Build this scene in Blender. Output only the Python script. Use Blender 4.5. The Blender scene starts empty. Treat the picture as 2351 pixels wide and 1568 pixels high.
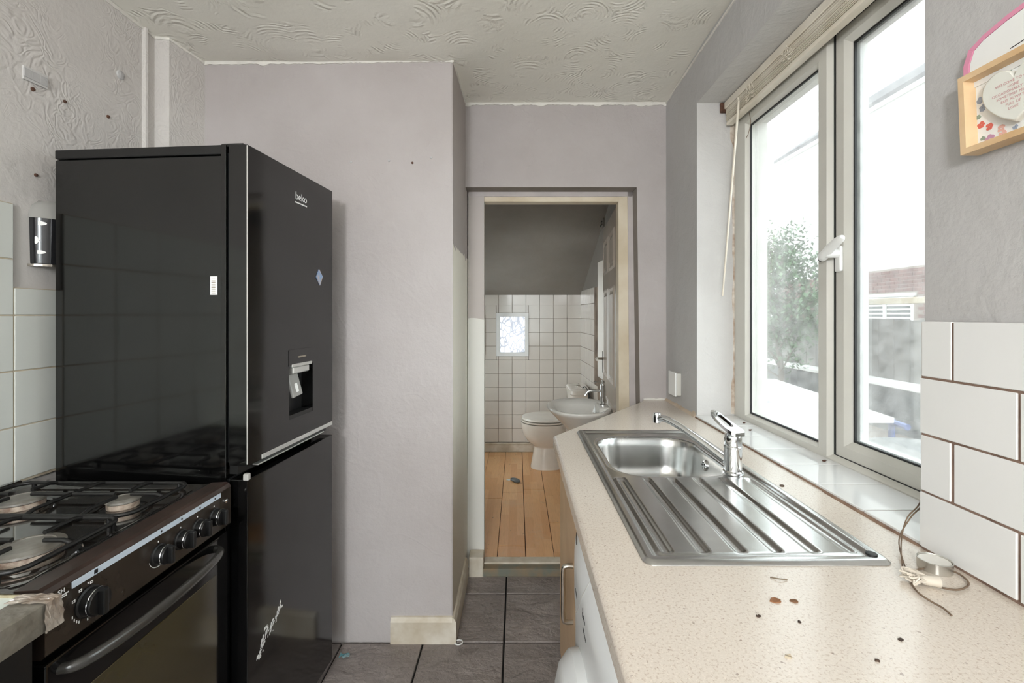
import bpy, bmesh, math, random
from mathutils import Vector, Matrix, noise as mnoise

random.seed(7)
SC = bpy.context.scene
COL = SC.collection
R = math.radians

# ------------------------------------------------------------------ camera, sky, exposure
F = 1060.0            # focal length in pixels of the 2351 px wide frame
H = 1.331             # camera height
VX, VY = 1187.0, 723.0
cam = bpy.data.cameras.new('camera')
cam.sensor_fit = 'HORIZONTAL'
cam.sensor_width = 36.0
cam.lens = 36.0 * F / 2351.0
cam.shift_x = (1175.5 - VX) / 2351.0
cam.shift_y = -(784.0 - VY) / 2351.0
cam.clip_start = 0.02
cam_ob = bpy.data.objects.new('camera', cam)
COL.objects.link(cam_ob)
cam_ob.location = (0, 0, H)
cam_ob.rotation_euler = (R(90), 0, 0)
SC.camera = cam_ob

world = bpy.data.worlds.new('overcast_sky')
SC.world = world
world.use_nodes = True
bg = world.node_tree.nodes['Background']
bg.inputs['Color'].default_value = (0.92, 0.96, 1.0, 1)
bg.inputs['Strength'].default_value = 2.8

LAMP = 88.0           # brightness of the added fill lamp's globe
SC.view_settings.view_transform = 'Standard'
SC.view_settings.look = 'None'
SC.view_settings.gamma = 1.0
SC.view_settings.use_curve_mapping = False
SC.view_settings.exposure = 1.15
SC.cycles.use_denoising = True
SC.cycles.max_bounces = 7
SC.cycles.diffuse_bounces = 4
SC.cycles.glossy_bounces = 4
SC.cycles.transparent_max_bounces = 10
SC.cycles.use_adaptive_sampling = True
SC.cycles.adaptive_threshold = 0.06
SC.cycles.sample_clamp_indirect = 8.0


def on_z(x, y, z):
    """point where the view ray through photo pixel x, y meets the level z"""
    Y = F * (H - z) / (y - VY)
    return Vector(((x - VX) / F * Y, Y, z))


# ------------------------------------------------------------------ materials
def lin(c):
    out = []
    for v in c[:3]:
        v = v / 255.0
        out.append(v / 12.92 if v <= 0.04045 else ((v + 0.055) / 1.055) ** 2.4)
    return (*out, 1.0)


class NT:
    def __init__(self, name):
        self.m = bpy.data.materials.new(name)
        self.m.use_nodes = True
        self.t = self.m.node_tree
        self.b = self.t.nodes['Principled BSDF']
        self.out = self.t.nodes['Material Output']
        self.pos = None

    def n(self, kind, **kw):
        nd = self.t.nodes.new(kind)
        for k, v in kw.items():
            if k in nd.inputs:
                nd.inputs[k].default_value = v
            else:
                setattr(nd, k, v)
        return nd

    def link(self, a, b):
        self.t.links.new(a, b)

    def position(self):
        if self.pos is None:
            self.pos = self.n('ShaderNodeNewGeometry').outputs['Position']
        return self.pos

    def noise(self, scale, detail=3.0, rough=0.55, stretch=None, distort=0.0):
        nd = self.n('ShaderNodeTexNoise', Scale=scale, Detail=detail, Roughness=rough, Distortion=distort)
        v = self.position()
        if stretch:
            mp = self.n('ShaderNodeMapping')
            mp.inputs['Scale'].default_value = stretch
            self.link(v, mp.inputs['Vector'])
            v = mp.outputs['Vector']
        self.link(v, nd.inputs['Vector'])
        return nd.outputs['Fac']

    def ramp(self, fac, stops):
        nd = self.n('ShaderNodeValToRGB')
        cr = nd.color_ramp
        while len(cr.elements) < len(stops):
            cr.elements.new(0.5)
        for e, (p, c) in zip(cr.elements, stops):
            e.position = p
            e.color = c if len(c) == 4 else (*c, 1)
        self.link(fac, nd.inputs['Fac'])
        return nd.outputs['Color']

    def mix(self, fac, a, b, blend='MIX'):
        nd = self.n('ShaderNodeMix', data_type='RGBA', blend_type=blend)
        for sock, val in ((nd.inputs[0], fac), (nd.inputs[6], a), (nd.inputs[7], b)):
            if hasattr(val, 'links'):
                self.link(val, sock)
            else:
                sock.default_value = val
        return nd.outputs[2]

    def math(self, op, a, b=0.0, clamp=False):
        nd = self.n('ShaderNodeMath', operation=op, use_clamp=clamp)
        for sock, val in ((nd.inputs[0], a), (nd.inputs[1], b)):
            if hasattr(val, 'links'):
                self.link(val, sock)
            else:
                sock.default_value = val
        return nd.outputs[0]

    def xyz(self):
        s = self.n('ShaderNodeSeparateXYZ')
        self.link(self.position(), s.inputs[0])
        return s.outputs

    def bump(self, height, strength=0.3, dist=0.01):
        nd = self.n('ShaderNodeBump', Strength=strength, Distance=dist)
        self.link(height, nd.inputs['Height'])
        self.link(nd.outputs['Normal'], self.b.inputs['Normal'])
        return nd

    def set(self, color=None, rough=None, metal=None, spec=None, coat=None, ior=None):
        for key, val in (('Base Color', color), ('Roughness', rough), ('Metallic', metal),
                         ('Specular IOR Level', spec), ('Coat Weight', coat), ('IOR', ior)):
            if val is None:
                continue
            if hasattr(val, 'links'):
                self.link(val, self.b.inputs[key])
            else:
                self.b.inputs[key].default_value = val
        return self


def plain(name, c, rough=0.5, metal=0.0, spec=0.5, coat=0.0, var=0.06, vscale=12.0, bump=0.0, bscale=60.0, bdist=0.004, c2=None):
    """principled colour with soft mottling and an optional fine relief"""
    a = NT(name)
    base = lin(c)
    f = a.noise(vscale, 4.0)
    lo = lin(c2) if c2 else tuple([v * (1 - 2 * var) for v in base[:3]] + [1])
    col = a.ramp(f, [(0.3, lo), (0.65, base)])
    a.set(color=col, rough=rough, metal=metal, spec=spec, coat=coat)
    if bump:
        a.bump(a.noise(bscale, 4.0), bump, bdist)
    return a.m


def wall_paint(name, c, c2, bump=0.35, rough=0.62, marks=True):
    a = NT(name)
    f = a.noise(1.7, 5.0, 0.6)
    col = a.ramp(f, [(0.32, lin(c2)), (0.66, lin(c))])
    if marks:
        fine = a.noise(26.0, 5.0, 0.7)
        dirt = a.ramp(fine, [(0.70, (0, 0, 0, 1)), (0.80, (1, 1, 1, 1))])
        col = a.mix(a.math('MULTIPLY', dirt, 0.35), col, lin((128, 108, 92)))
    a.set(color=col, rough=rough, spec=0.35)
    n1 = a.noise(7.0, 6.0, 0.65)
    n2 = a.noise(60.0, 4.0, 0.7)
    n3 = a.noise(3.0, 2.0, 0.5, distort=1.5)
    ridge = a.math('MULTIPLY', a.math('SUBTRACT', 1.0, a.math('MULTIPLY', a.math('ABSOLUTE', a.math('SUBTRACT', n3, 0.5)), 30.0), clamp=True), 0.08)
    h = a.math('ADD', a.math('ADD', n1, ridge), a.math('MULTIPLY', n2, 0.16))
    a.bump(h, bump, 0.016)
    return a


M = {}
M['wall'] = wall_paint('lilac_grey_paint', (192, 186, 185), (180, 173, 171)).m
M['wall_r'] = wall_paint('grey_paint', (194, 193, 193), (184, 182, 181)).m
M['wall_shaded'] = wall_paint('shaded_wall_paint', (150, 143, 138), (136, 129, 123)).m  # wall colour with the shade of the door recess painted in
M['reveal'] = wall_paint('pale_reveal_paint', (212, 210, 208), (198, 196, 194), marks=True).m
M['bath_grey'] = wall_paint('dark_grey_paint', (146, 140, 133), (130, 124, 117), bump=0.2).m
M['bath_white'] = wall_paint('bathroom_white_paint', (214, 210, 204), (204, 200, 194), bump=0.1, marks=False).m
M['filler'] = plain('white_filler', (236, 233, 226), 0.8, bump=0.4, bscale=80)


def patchy_left():
    # left wall: smooth plaster with areas of raised leaf-pattern wallpaper
    a = wall_paint('patched_wallpaper', (214, 210, 206), (205, 200, 196), bump=0.2)
    h0 = a.t.nodes['Bump'].inputs['Height'].links[0].from_socket
    curl = a.noise(13.0, 1.5, 0.4, distort=2.2)
    band = a.math('SINE', a.math('MULTIPLY', curl, 34.0))
    s = a.xyz()
    m1 = a.noise(1.6, 2.0)
    # papered areas: a diagonal swathe and the lower far part
    d = a.math('ADD', a.math('MULTIPLY', s[1], 1.15), a.math('MULTIPLY', s[2], 0.75))
    d = a.math('ADD', d, a.math('MULTIPLY', a.math('SUBTRACT', m1, 0.5), 0.5))
    inb = a.ramp(d, [(0.0, (0, 0, 0, 1)), (1.0, (0, 0, 0, 1))])
    w = a.math('SUBTRACT', 1.0, a.math('MULTIPLY', a.math('ABSOLUTE', a.math('SUBTRACT', d, 3.0)), 5.0), clamp=True)
    low = a.math('MULTIPLY', a.math('SUBTRACT', s[1], 1.46), 12.0, clamp=True)
    w = a.math('MAXIMUM', w, a.math('MULTIPLY', low, 0.55))
    hh = a.math('ADD', h0, a.math('MULTIPLY', a.math('MULTIPLY', band, w), 0.16))
    a.link(hh, a.t.nodes['Bump'].inputs['Height'])
    a.t.nodes['Bump'].inputs['Strength'].default_value = 0.34
    return a.m


M['wall_left'] = patchy_left()


def artex():
    a = NT('swirled_artex')
    f = a.noise(2.2, 4.0)
    a.set(color=a.ramp(f, [(0.3, lin((237, 234, 224))), (0.7, lin((243, 241, 233)))]), rough=0.7, spec=0.3)
    # comb strokes: fans of fine concentric arcs, present in places only
    vo = a.n('ShaderNodeTexVoronoi', Scale=5.5)
    a.link(a.position(), vo.inputs['Vector'])
    wob = a.math('MULTIPLY', a.noise(3.0, 1.0), 0.10)
    wv = a.math('SINE', a.math('MULTIPLY', a.math('ADD', vo.outputs['Distance'], wob), 78.0))
    msk = a.math('MULTIPLY', a.ramp(a.noise(10.0, 2.0, 0.5), [(0.48, (0, 0, 0, 1)), (0.60, (1, 1, 1, 1))]), a.ramp(a.noise(34.0, 2.0, 0.5), [(0.40, (0, 0, 0, 1)), (0.60, (1, 1, 1, 1))]))
    fine = a.noise(24.0, 4.0, 0.6)
    h = a.math('ADD', a.math('MULTIPLY', a.math('MULTIPLY', wv, msk), 0.34), a.math('MULTIPLY', fine, 0.22))
    a.bump(h, 0.7, 0.010)
    return a.m


M['ceiling'] = artex()


def two_paint(name, upper, lower, z, wob=0.05, bump=0.25):
    """upper colour, with an older paint colour showing below height z"""
    a = wall_paint(name, upper, upper, bump=bump, marks=True)
    old = a.b.inputs['Base Color'].links[0].from_socket
    s = a.xyz()
    e = a.math('ADD', s[2], a.math('MULTIPLY', a.math('SUBTRACT', a.noise(14.0, 2.0), 0.5), wob))
    k = a.math('LESS_THAN', e, z)
    a.set(color=a.mix(k, old, lin(lower)))
    return a.m


M['chimney_side'] = two_paint('half_repainted_side', (170, 162, 158), (226, 221, 208), 1.62, 0.09)
M['jamb_left'] = two_paint('half_repainted_jamb', (196, 188, 184), (230, 228, 222), 1.31, 0.03, 0.1)
M['cream_wood'] = plain('cream_gloss_wood', (222, 210, 188), 0.4, c2=(204, 188, 160), vscale=6)
M['jamb_paint'] = plain('lilac_gloss', (196, 188, 186), 0.5)
M['skirting'] = plain('dirty_cream_skirting', (224, 217, 204), 0.5, c2=(190, 176, 152), vscale=9)
M['upvc'] = plain('off_white_upvc', (214, 212, 204), 0.35, var=0.04, vscale=4)
M['upvc_white'] = plain('white_upvc', (240, 240, 238), 0.3, var=0.02)
M['gasket'] = plain('black_gasket', (28, 29, 30), 0.5)
M['tile'] = plain('white_glazed_tile', (228, 228, 227), 0.10, spec=0.55, var=0.015, vscale=3, bump=0.05, bscale=9, bdist=0.01)
M['tile_left'] = plain('cream_glazed_tile', (224, 226, 220), 0.12, var=0.015, vscale=3, bump=0.05, bscale=9, bdist=0.01)
M['tile_bath'] = plain('bathroom_tile', (222, 215, 206), 0.14, var=0.04, vscale=2.5, bump=0.06, bscale=12, bdist=0.01)
M['grout_brown'] = plain('stained_brown_grout', (142, 118, 104), 0.9, c2=(96, 74, 62), vscale=20)
M['grout_cream'] = plain('cream_grout', (206, 196, 176), 0.9, c2=(186, 170, 144))
M['grout_bath'] = plain('dirty_grout', (168, 152, 136), 0.9, c2=(84, 68, 56), vscale=4)
M['chrome'] = plain('chrome', (228, 230, 232), 0.07, 1.0, var=0.02)
M['nickel'] = plain('brushed_nickel', (190, 184, 174), 0.28, 1.0, var=0.05)


def steel():
    a = NT('worn_stainless_steel')
    f = a.noise(6.0, 6.0, 0.7)
    a.set(color=a.ramp(f, [(0.3, lin((188, 188, 186))), (0.7, lin((206, 206, 204)))]), metal=1.0,
          rough=a.ramp(a.noise(9.0, 5.0, 0.7), [(0.3, (0.21, 0.21, 0.21, 1)), (0.8, (0.29, 0.29, 0.29, 1))]))
    return a.m


M['steel'] = steel()


def black_gloss(name, c=(9, 9, 9), rough=0.09, wob=0.02):
    a = NT(name)
    a.set(color=lin(c), rough=rough, spec=0.5, ior=1.62)
    if wob:
        a.bump(a.noise(3.0, 2.0), wob, 0.05)
    return a.m


M['black'] = black_gloss('black_gloss_enamel')
M['black_door'] = black_gloss('black_gloss_door', rough=0.10, wob=0.035)
M['black_soft'] = plain('black_plastic', (16, 16, 16), 0.4, spec=0.5)
M['iron'] = plain('black_cast_iron', (20, 19, 18), 0.45, spec=0.5, bump=0.15, bscale=200, bdist=0.001)
M['brown_black'] = plain('greasy_brown_black', (66, 52, 46), 0.3, spec=0.6, c2=(44, 34, 30), vscale=14)
M['hob'] = plain('greasy_black_enamel', (24, 23, 21), 0.09, spec=1.0, coat=1.0, c2=(40, 32, 26), vscale=9)
M['panel_black'] = plain('dark_brown_panel', (54, 47, 41), 0.25, spec=0.6, c2=(44, 37, 31))
M['silver'] = plain('silver_plastic', (205, 204, 200), 0.35, 0.4)
M['label_strip'] = plain('pale_blue_strip', (198, 210, 222), 0.5, var=0.02)
M['white_print'] = plain('white_print', (238, 238, 236), 0.6, var=0.01)
M['grey_print'] = plain('grey_print', (150, 140, 126), 0.6, var=0.01)
M['black_print'] = plain('black_print', (22, 22, 26), 0.6, var=0.01)
M['burner_cap'] = plain('enamel_burner_cap', (134, 131, 124), 0.3, c2=(104, 98, 90), vscale=30)
M['burner_ring'] = plain('pitted_alloy_ring', (204, 190, 174), 0.55, 0.2, c2=(128, 100, 84), vscale=60)
M['oven_glass'] = plain('brown_oven_glass', (72, 64, 42), 0.12, spec=0.8, c2=(52, 45, 28), vscale=3)


def laminate():
    a = NT('speckled_beige_laminate')
    s1 = a.noise(230.0, 3.0, 0.7)
    s2 = a.noise(330.0, 2.0, 0.6)
    base = a.ramp(a.noise(2.0, 4.0), [(0.3, lin((214, 203, 190))), (0.7, lin((223, 214, 203)))])
    c = a.mix(a.ramp(s1, [(0.53, (0, 0, 0, 1)), (0.64, (0.55, 0.55, 0.55, 1))]), base, lin((176, 154, 136)))
    c = a.mix(a.ramp(s2, [(0.56, (0, 0, 0, 1)), (0.66, (0.7, 0.7, 0.7, 1))]), c, lin((232, 222, 210)))
    dark = a.noise(120.0, 2.0, 0.5)
    c = a.mix(a.ramp(dark, [(0.69, (0, 0, 0, 1)), (0.74, (0.6, 0.6, 0.6, 1))]), c, lin((122, 98, 84)))
    a.set(color=c, rough=0.2, spec=0.6)
    a.bump(a.noise(40.0, 4.0), 0.06, 0.004)
    return a.m


M['laminate'] = laminate()


def slate():
    a = NT('dark_slate_effect_tile')
    rnd = a.n('ShaderNodeObjectInfo').outputs['Random']
    f = a.noise(4.0, 6.0, 0.7)
    c = a.ramp(f, [(0.3, lin((126, 117, 113))), (0.6, lin((154, 145, 141))), (0.8, lin((178, 169, 164)))])
    c = a.mix(a.math('MULTIPLY', rnd, 0.25), c, lin((110, 103, 101)))
    dust = a.ramp(a.noise(11.0, 6.0, 0.75), [(0.60, (0, 0, 0, 1)), (0.74, (0.55, 0.55, 0.55, 1))])
    c = a.mix(dust, c, lin((168, 158, 146)))
    a.set(color=c, rough=a.ramp(f, [(0.3, (0.3, 0.3, 0.3, 1)), (0.8, (0.6, 0.6, 0.6, 1))]), spec=0.5)
    h = a.math('ADD', a.noise(7.5, 5.0, 0.58, stretch=(1, 1.5, 1), distort=0.35), a.math('MULTIPLY', a.noise(50.0, 4.0), 0.25))
    a.bump(h, 0.8, 0.028)
    return a.m


M['slate'] = slate()
M['floor_grout'] = plain('dark_floor_grout', (34, 31, 29), 0.95)


def planks():
    a = NT('worn_beech_laminate')
    rnd = a.n('ShaderNodeObjectInfo').outputs['Random']
    s = a.xyz()
    # narrow printed strips, each of its own tone
    cell = a.n('ShaderNodeTexWhiteNoise', noise_dimensions='2D')
    comb = a.n('ShaderNodeCombineXYZ')
    strip = a.math('FLOOR', a.math('MULTIPLY', s[0], 19.6))
    a.link(strip, comb.inputs[0])
    a.link(a.math('FLOOR', a.math('ADD', a.math('MULTIPLY', s[1], 2.6), a.math('MULTIPLY', strip, 0.37))), comb.inputs[1])
    a.link(comb.outputs[0], cell.inputs['Vector'])
    tone = cell.outputs['Value']
    c = a.ramp(tone, [(0.0, lin((228, 170, 114))), (1.0, lin((243, 194, 140)))])
    grain = a.noise(26.0, 4.0, 0.6, stretch=(6, 0.5, 1))
    c = a.mix(a.ramp(grain, [(0.45, (0, 0, 0, 1)), (0.75, (0.35, 0.35, 0.35, 1))]), c, lin((200, 146, 100)))
    worn = a.ramp(a.noise(5.0, 5.0, 0.7), [(0.55, (0, 0, 0, 1)), (0.72, (0.5, 0.5, 0.5, 1))])
    c = a.mix(worn, c, lin((226, 190, 150)))
    c = a.mix(a.math('MULTIPLY', rnd, 0.12), c, lin((140, 92, 60)))
    spots = a.ramp(a.noise(38.0, 3.0, 0.6), [(0.70, (0, 0, 0, 1)), (0.75, (0.7, 0.7, 0.7, 1))])
    c = a.mix(spots, c, lin((96, 64, 44)))
    a.set(color=c, rough=0.3, spec=0.5)
    return a.m


M['plank'] = planks()
M['beech'] = plain('beech_veneer', (216, 186, 150), 0.4, c2=(196, 162, 124), vscale=5)
M['oak'] = plain('pale_oak', (226, 196, 156), 0.45, c2=(208, 172, 128), vscale=14)
M['white_enamel'] = plain('white_enamel', (224, 226, 226), 0.25, var=0.01)
M['porcelain'] = plain('white_porcelain', (236, 235, 230), 0.08, spec=0.6, var=0.02)
M['porcelain_old'] = plain('dull_porcelain', (224, 217, 206), 0.14, var=0.03)
M['white_paper'] = plain('white_card', (236, 236, 234), 0.7, var=0.02)
M['pink'] = plain('pink_ribbon', (226, 150, 178), 0.5, var=0.04)
M['cord'] = plain('grubby_cord', (132, 112, 92), 0.8, c2=(98, 80, 66), vscale=60)
M['pale_cord'] = plain('pale_tassel', (214, 204, 190), 0.6)
M['rust'] = plain('rusty_brown', (104, 72, 54), 0.8, c2=(70, 46, 36), vscale=60)
M['blind'] = plain('ivory_blind', (236, 229, 215), 0.45, c2=(222, 212, 194), vscale=10)
M['aluminium'] = plain('tealight_tin', (206, 204, 198), 0.25, 0.9)
M['wax'] = plain('white_wax', (232, 230, 224), 0.5)
M['tape'] = plain('crumpled_tape', (168, 160, 150), 0.15, spec=0.8, c2=(128, 112, 98), vscale=30, bump=0.3, bscale=30, bdist=0.01)
M['worktop_pale'] = plain('pale_gloss_worktop', (214, 222, 214), 0.1, spec=0.7, var=0.03)
M['edge_grey'] = plain('grey_worktop_edge', (128, 123, 114), 0.2, 0.0, c2=(84, 78, 68), vscale=14, bump=0.4, bscale=25, bdist=0.01)


def glass(name, dirt=0.05, tint=(0.94, 0.97, 0.96)):
    """thin pane: clear straight through, a mirror at grazing angles, with a film of dust"""
    a = NT(name)
    tr = a.n('ShaderNodeBsdfTransparent')
    tr.inputs['Color'].default_value = (*tint, 1)
    gl = a.n('ShaderNodeBsdfGlossy', Roughness=0.02)
    fr = a.n('ShaderNodeFresnel', IOR=1.45)
    m1 = a.n('ShaderNodeMixShader')
    a.link(a.math('MULTIPLY', fr.outputs[0], 0.6), m1.inputs[0])
    a.link(tr.outputs[0], m1.inputs[1])
    a.link(gl.outputs[0], m1.inputs[2])
    df = a.n('ShaderNodeBsdfTranslucent')
    df.inputs['Color'].default_value = (0.9, 0.9, 0.88, 1)
    m2 = a.n('ShaderNodeMixShader')
    f = a.ramp(a.noise(22.0, 6.0, 0.75), [(0.35, (dirt * 0.6,) * 3 + (1,)), (0.8, (dirt * 3.0,) * 3 + (1,))])
    a.link(f, m2.inputs[0])
    a.link(m1.outputs[0], m2.inputs[1])
    a.link(df.outputs[0], m2.inputs[2])
    a.link(m2.outputs[0], a.out.inputs['Surface'])
    return a.m


M['glass'] = glass('dusty_window_glass', 0.045)


def frosted():
    a = NT('leaf_pattern_obscure_glass')
    tl = a.n('ShaderNodeBsdfTranslucent')
    v = a.n('ShaderNodeTexVoronoi', Scale=26.0, feature='DISTANCE_TO_EDGE')
    mp = a.n('ShaderNodeMapping')
    mp.inputs['Scale'].default_value = (1, 0, 0.55)
    mp.inputs['Rotation'].default_value = (0, 0.7, 0)
    a.link(a.position(), mp.inputs[0])
    a.link(mp.outputs[0], v.inputs['Vector'])
    c = a.ramp(v.outputs['Distance'], [(0.02, (0.38, 0.39, 0.41, 1)), (0.16, (0.75, 0.76, 0.77, 1))])
    a.link(c, tl.inputs['Color'])
    tr = a.n('ShaderNodeBsdfTransparent')
    tr.inputs['Color'].default_value = (0.6, 0.62, 0.63, 1)
    mx = a.n('ShaderNodeMixShader')
    mx.inputs[0].default_value = 0.85
    a.link(tr.outputs[0], mx.inputs[1])
    a.link(tl.outputs[0], mx.inputs[2])
    a.link(mx.outputs[0], a.out.inputs['Surface'])
    return a.m


M['frosted'] = frosted()


def clear_plastic():
    a = NT('clear_plastic')
    tr = a.n('ShaderNodeBsdfTransparent')
    tr.inputs['Color'].default_value = (0.86, 0.86, 0.85, 1)
    gl = a.n('ShaderNodeBsdfPrincipled')
    gl.inputs['Base Color'].default_value = lin((214, 212, 208))
    gl.inputs['Roughness'].default_value = 0.12
    mx = a.n('ShaderNodeMixShader')
    mx.inputs[0].default_value = 0.4
    a.link(tr.outputs[0], mx.inputs[1])
    a.link(gl.outputs[0], mx.inputs[2])
    a.link(mx.outputs[0], a.out.inputs['Surface'])
    return a.m


M['clear'] = clear_plastic()


# ------------------------------------------------------------------ mesh helpers
def new():
    return bmesh.new()


def box(bm, x0, x1, y0, y1, z0, z1, bev=0.0, seg=1, mat=None):
    mm = Matrix.Translation(((x0 + x1) / 2, (y0 + y1) / 2, (z0 + z1) / 2)) @ Matrix.Diagonal((abs(x1 - x0), abs(y1 - y0), abs(z1 - z0), 1))
    if mat is not None:
        mm = mat @ mm
    r = bmesh.ops.create_cube(bm, size=1.0, matrix=mm)
    if bev:
        es = list({e for v in r['verts'] for e in v.link_edges})
        bmesh.ops.bevel(bm, geom=es, offset=bev, segments=seg, affect='EDGES', profile=0.5)
    return bm


def prism(bm, pts, plane, a, b):
    def p3(p, w):
        return {'xy': (p[0], p[1], w), 'xz': (p[0], w, p[1]), 'yz': (w, p[0], p[1])}[plane]
    va = [bm.verts.new(p3(p, a)) for p in pts]
    vb = [bm.verts.new(p3(p, b)) for p in pts]
    n = len(pts)
    fs = [bm.faces.new(va), bm.faces.new(vb[::-1])]
    for i in range(n):
        fs.append(bm.faces.new((va[i], vb[i], vb[(i + 1) % n], va[(i + 1) % n])))
    bmesh.ops.recalc_face_normals(bm, faces=fs)
    return fs


def plate_hole(bm, outer, holes, plane, a, b):
    """flat plate with holes, outline in a plane, from level a to b"""
    def p3(p, w):
        return {'xy': (p[0], p[1], w), 'xz': (p[0], w, p[1]), 'yz': (w, p[0], p[1])}[plane]
    es = []
    for loop in [outer] + holes:
        vs = [bm.verts.new(p3(p, a)) for p in loop]
        for i in range(len(vs)):
            es.append(bm.edges.new((vs[i], vs[(i + 1) % len(vs)])))
    r = bmesh.ops.triangle_fill(bm, edges=es, use_beauty=True, use_dissolve=False)
    fs = [g for g in r['geom'] if isinstance(g, bmesh.types.BMFace)]
    e = bmesh.ops.extrude_face_region(bm, geom=fs)
    d = Vector(p3((0, 0), b)) - Vector(p3((0, 0), a))
    bmesh.ops.translate(bm, vec=d, verts=[g for g in e['geom'] if isinstance(g, bmesh.types.BMVert)])
    bmesh.ops.recalc_face_normals(bm, faces=bm.faces[:])


def loft(bm, rings, cap0=True, cap1=True, closed=True):
    vr = [[bm.verts.new(p) for p in r] for r in rings]
    fs = []
    for a, b in zip(vr[:-1], vr[1:]):
        n = len(a)
        for i in range(n if closed else n - 1):
            fs.append(bm.faces.new((a[i], a[(i + 1) % n], b[(i + 1) % n], b[i])))
    if cap0:
        fs.append(bm.faces.new(vr[0][::-1]))
    if cap1:
        fs.append(bm.faces.new(vr[-1]))
    bmesh.ops.recalc_face_normals(bm, faces=fs)


def ellipse(cx, cy, z, rx, ry, n=32, p=2.0):
    out = []
    for i in range(n):
        t = 2 * math.pi * i / n
        c, s = math.cos(t), math.sin(t)
        out.append((cx + rx * math.copysign(abs(c) ** (2 / p), c), cy + ry * math.copysign(abs(s) ** (2 / p), s), z))
    return out


def frame_of(d):
    d = Vector(d).normalized()
    up = Vector((0, 0, 1)) if abs(d.z) < 0.9 else Vector((1, 0, 0))
    u = d.cross(up).normalized()
    return u, d.cross(u).normalized(), d


def lathe(bm, prof, base, axis=(0, 0, 1), n=28):
    u, v, d = frame_of(axis)
    base = Vector(base)
    rings = []
    for r, h in prof:
        r = max(r, 1e-4)
        rings.append([base + d * h + u * (r * math.cos(2 * math.pi * i / n)) + v * (r * math.sin(2 * math.pi * i / n)) for i in range(n)])
    loft(bm, rings)


def tube(bm, pts, rad, n=8, cap=True):
    pts = [Vector(p) for p in pts]
    rads = rad if isinstance(rad, (list, tuple)) else [rad] * len(pts)
    rings = []
    u = None
    for i, p in enumerate(pts):
        d = (pts[min(i + 1, len(pts) - 1)] - pts[max(i - 1, 0)]).normalized()
        if u is None:
            u, v, _ = frame_of(d)
        else:
            u = (u - d * u.dot(d)).normalized()
            v = d.cross(u)
        rings.append([p + u * (rads[i] * math.cos(2 * math.pi * k / n)) + v * (rads[i] * math.sin(2 * math.pi * k / n)) for k in range(n)])
    loft(bm, rings, cap, cap)


def spline(pts, n=8):
    """smooth curve through points (Catmull-Rom)"""
    P = [Vector(p) for p in pts]
    P = [P[0] * 2 - P[1]] + P + [P[-1] * 2 - P[-2]]
    out = []
    for i in range(1, len(P) - 2):
        for k in range(n):
            t = k / n
            a, b, c, d = P[i - 1], P[i], P[i + 1], P[i + 2]
            out.append(0.5 * ((2 * b) + (c - a) * t + (2 * a - 5 * b + 4 * c - d) * t * t + (3 * b - a - 3 * c + d) * t ** 3))
    out.append(P[-2])
    return out


def rrect(x0, x1, y0, y1, r, n=5):
    out = []
    for cx, cy, a0 in ((x1 - r, y1 - r, 0), (x0 + r, y1 - r, 90), (x0 + r, y0 + r, 180), (x1 - r, y0 + r, 270)):
        for k in range(n + 1):
            t = R(a0 + 90 * k / n)
            out.append((cx + r * math.cos(t), cy + r * math.sin(t)))
    return out


WM = {}


def obj(name, bm, mat, parent=None, loc=None, smooth=False, local=False, angle=35):
    """link a bmesh (in world coordinates, or local ones of its thing) as one mesh object"""
    me = bpy.data.meshes.new(name)
    mm = Matrix()
    if parent is not None:
        mm = WM.get(parent.name, Matrix())
    elif loc is not None:
        mm = Matrix.Translation(loc)
    if not local:
        bmesh.ops.transform(bm, matrix=mm.inverted(), verts=bm.verts[:])
    bm.to_mesh(me)
    bm.free()
    if smooth:
        me.polygons.foreach_set('use_smooth', [True] * len(me.polygons))
        me.set_sharp_from_angle(angle=R(angle))
    mats = mat if isinstance(mat, (list, tuple)) else [mat]
    for k in mats:
        me.materials.append(M[k] if isinstance(k, str) else k)
    o = bpy.data.objects.new(name, me)
    COL.objects.link(o)
    if smooth:
        wn = o.modifiers.new('flat_faces_stay_flat', 'WEIGHTED_NORMAL')
        wn.keep_sharp = True
    if parent is not None:
        o.parent = parent
    else:
        o.matrix_world = mm
    WM[o.name] = mm
    return o


def inst(name, me, loc, parent=None, rot=None):
    """one more object on shared mesh data, placed at a world (= parent space) location"""
    o = bpy.data.objects.new(name, me)
    COL.objects.link(o)
    o.location = loc
    if rot:
        o.rotation_euler = rot
    if parent is not None:
        o.parent = parent
    return o


def tag(o, label, cat, group=None, kind=None):
    o['label'] = label
    o['category'] = cat
    if group:
        o['group'] = group
    if kind:
        o['kind'] = kind
    return o


def thing(name, label, cat, loc=(0, 0, 0), rz=0.0, group=None, kind=None):
    o = bpy.data.objects.new(name, None)
    COL.objects.link(o)
    o.empty_display_size = 0.05
    o.location = loc
    o.rotation_euler = (0, 0, rz)
    WM[o.name] = Matrix.Translation(loc) @ Matrix.Rotation(rz, 4, 'Z')
    return tag(o, label, cat, group, kind)


def struct(name, bm, mat, label, cat, smooth=False, parent=None):
    o = obj(name, bm, mat, parent, smooth=smooth)
    o['kind'] = 'structure'
    if parent is None:
        o['label'] = label
        o['category'] = cat
    return o


def tile_mesh(name, sx, sy, sz, mat, bev=0.002):
    bm = new()
    box(bm, -sx / 2, sx / 2, -sy / 2, sy / 2, -sz / 2, sz / 2, bev)
    me = bpy.data.meshes.new(name)
    bm.to_mesh(me)
    bm.free()
    me.materials.append(M[mat])
    return me


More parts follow.
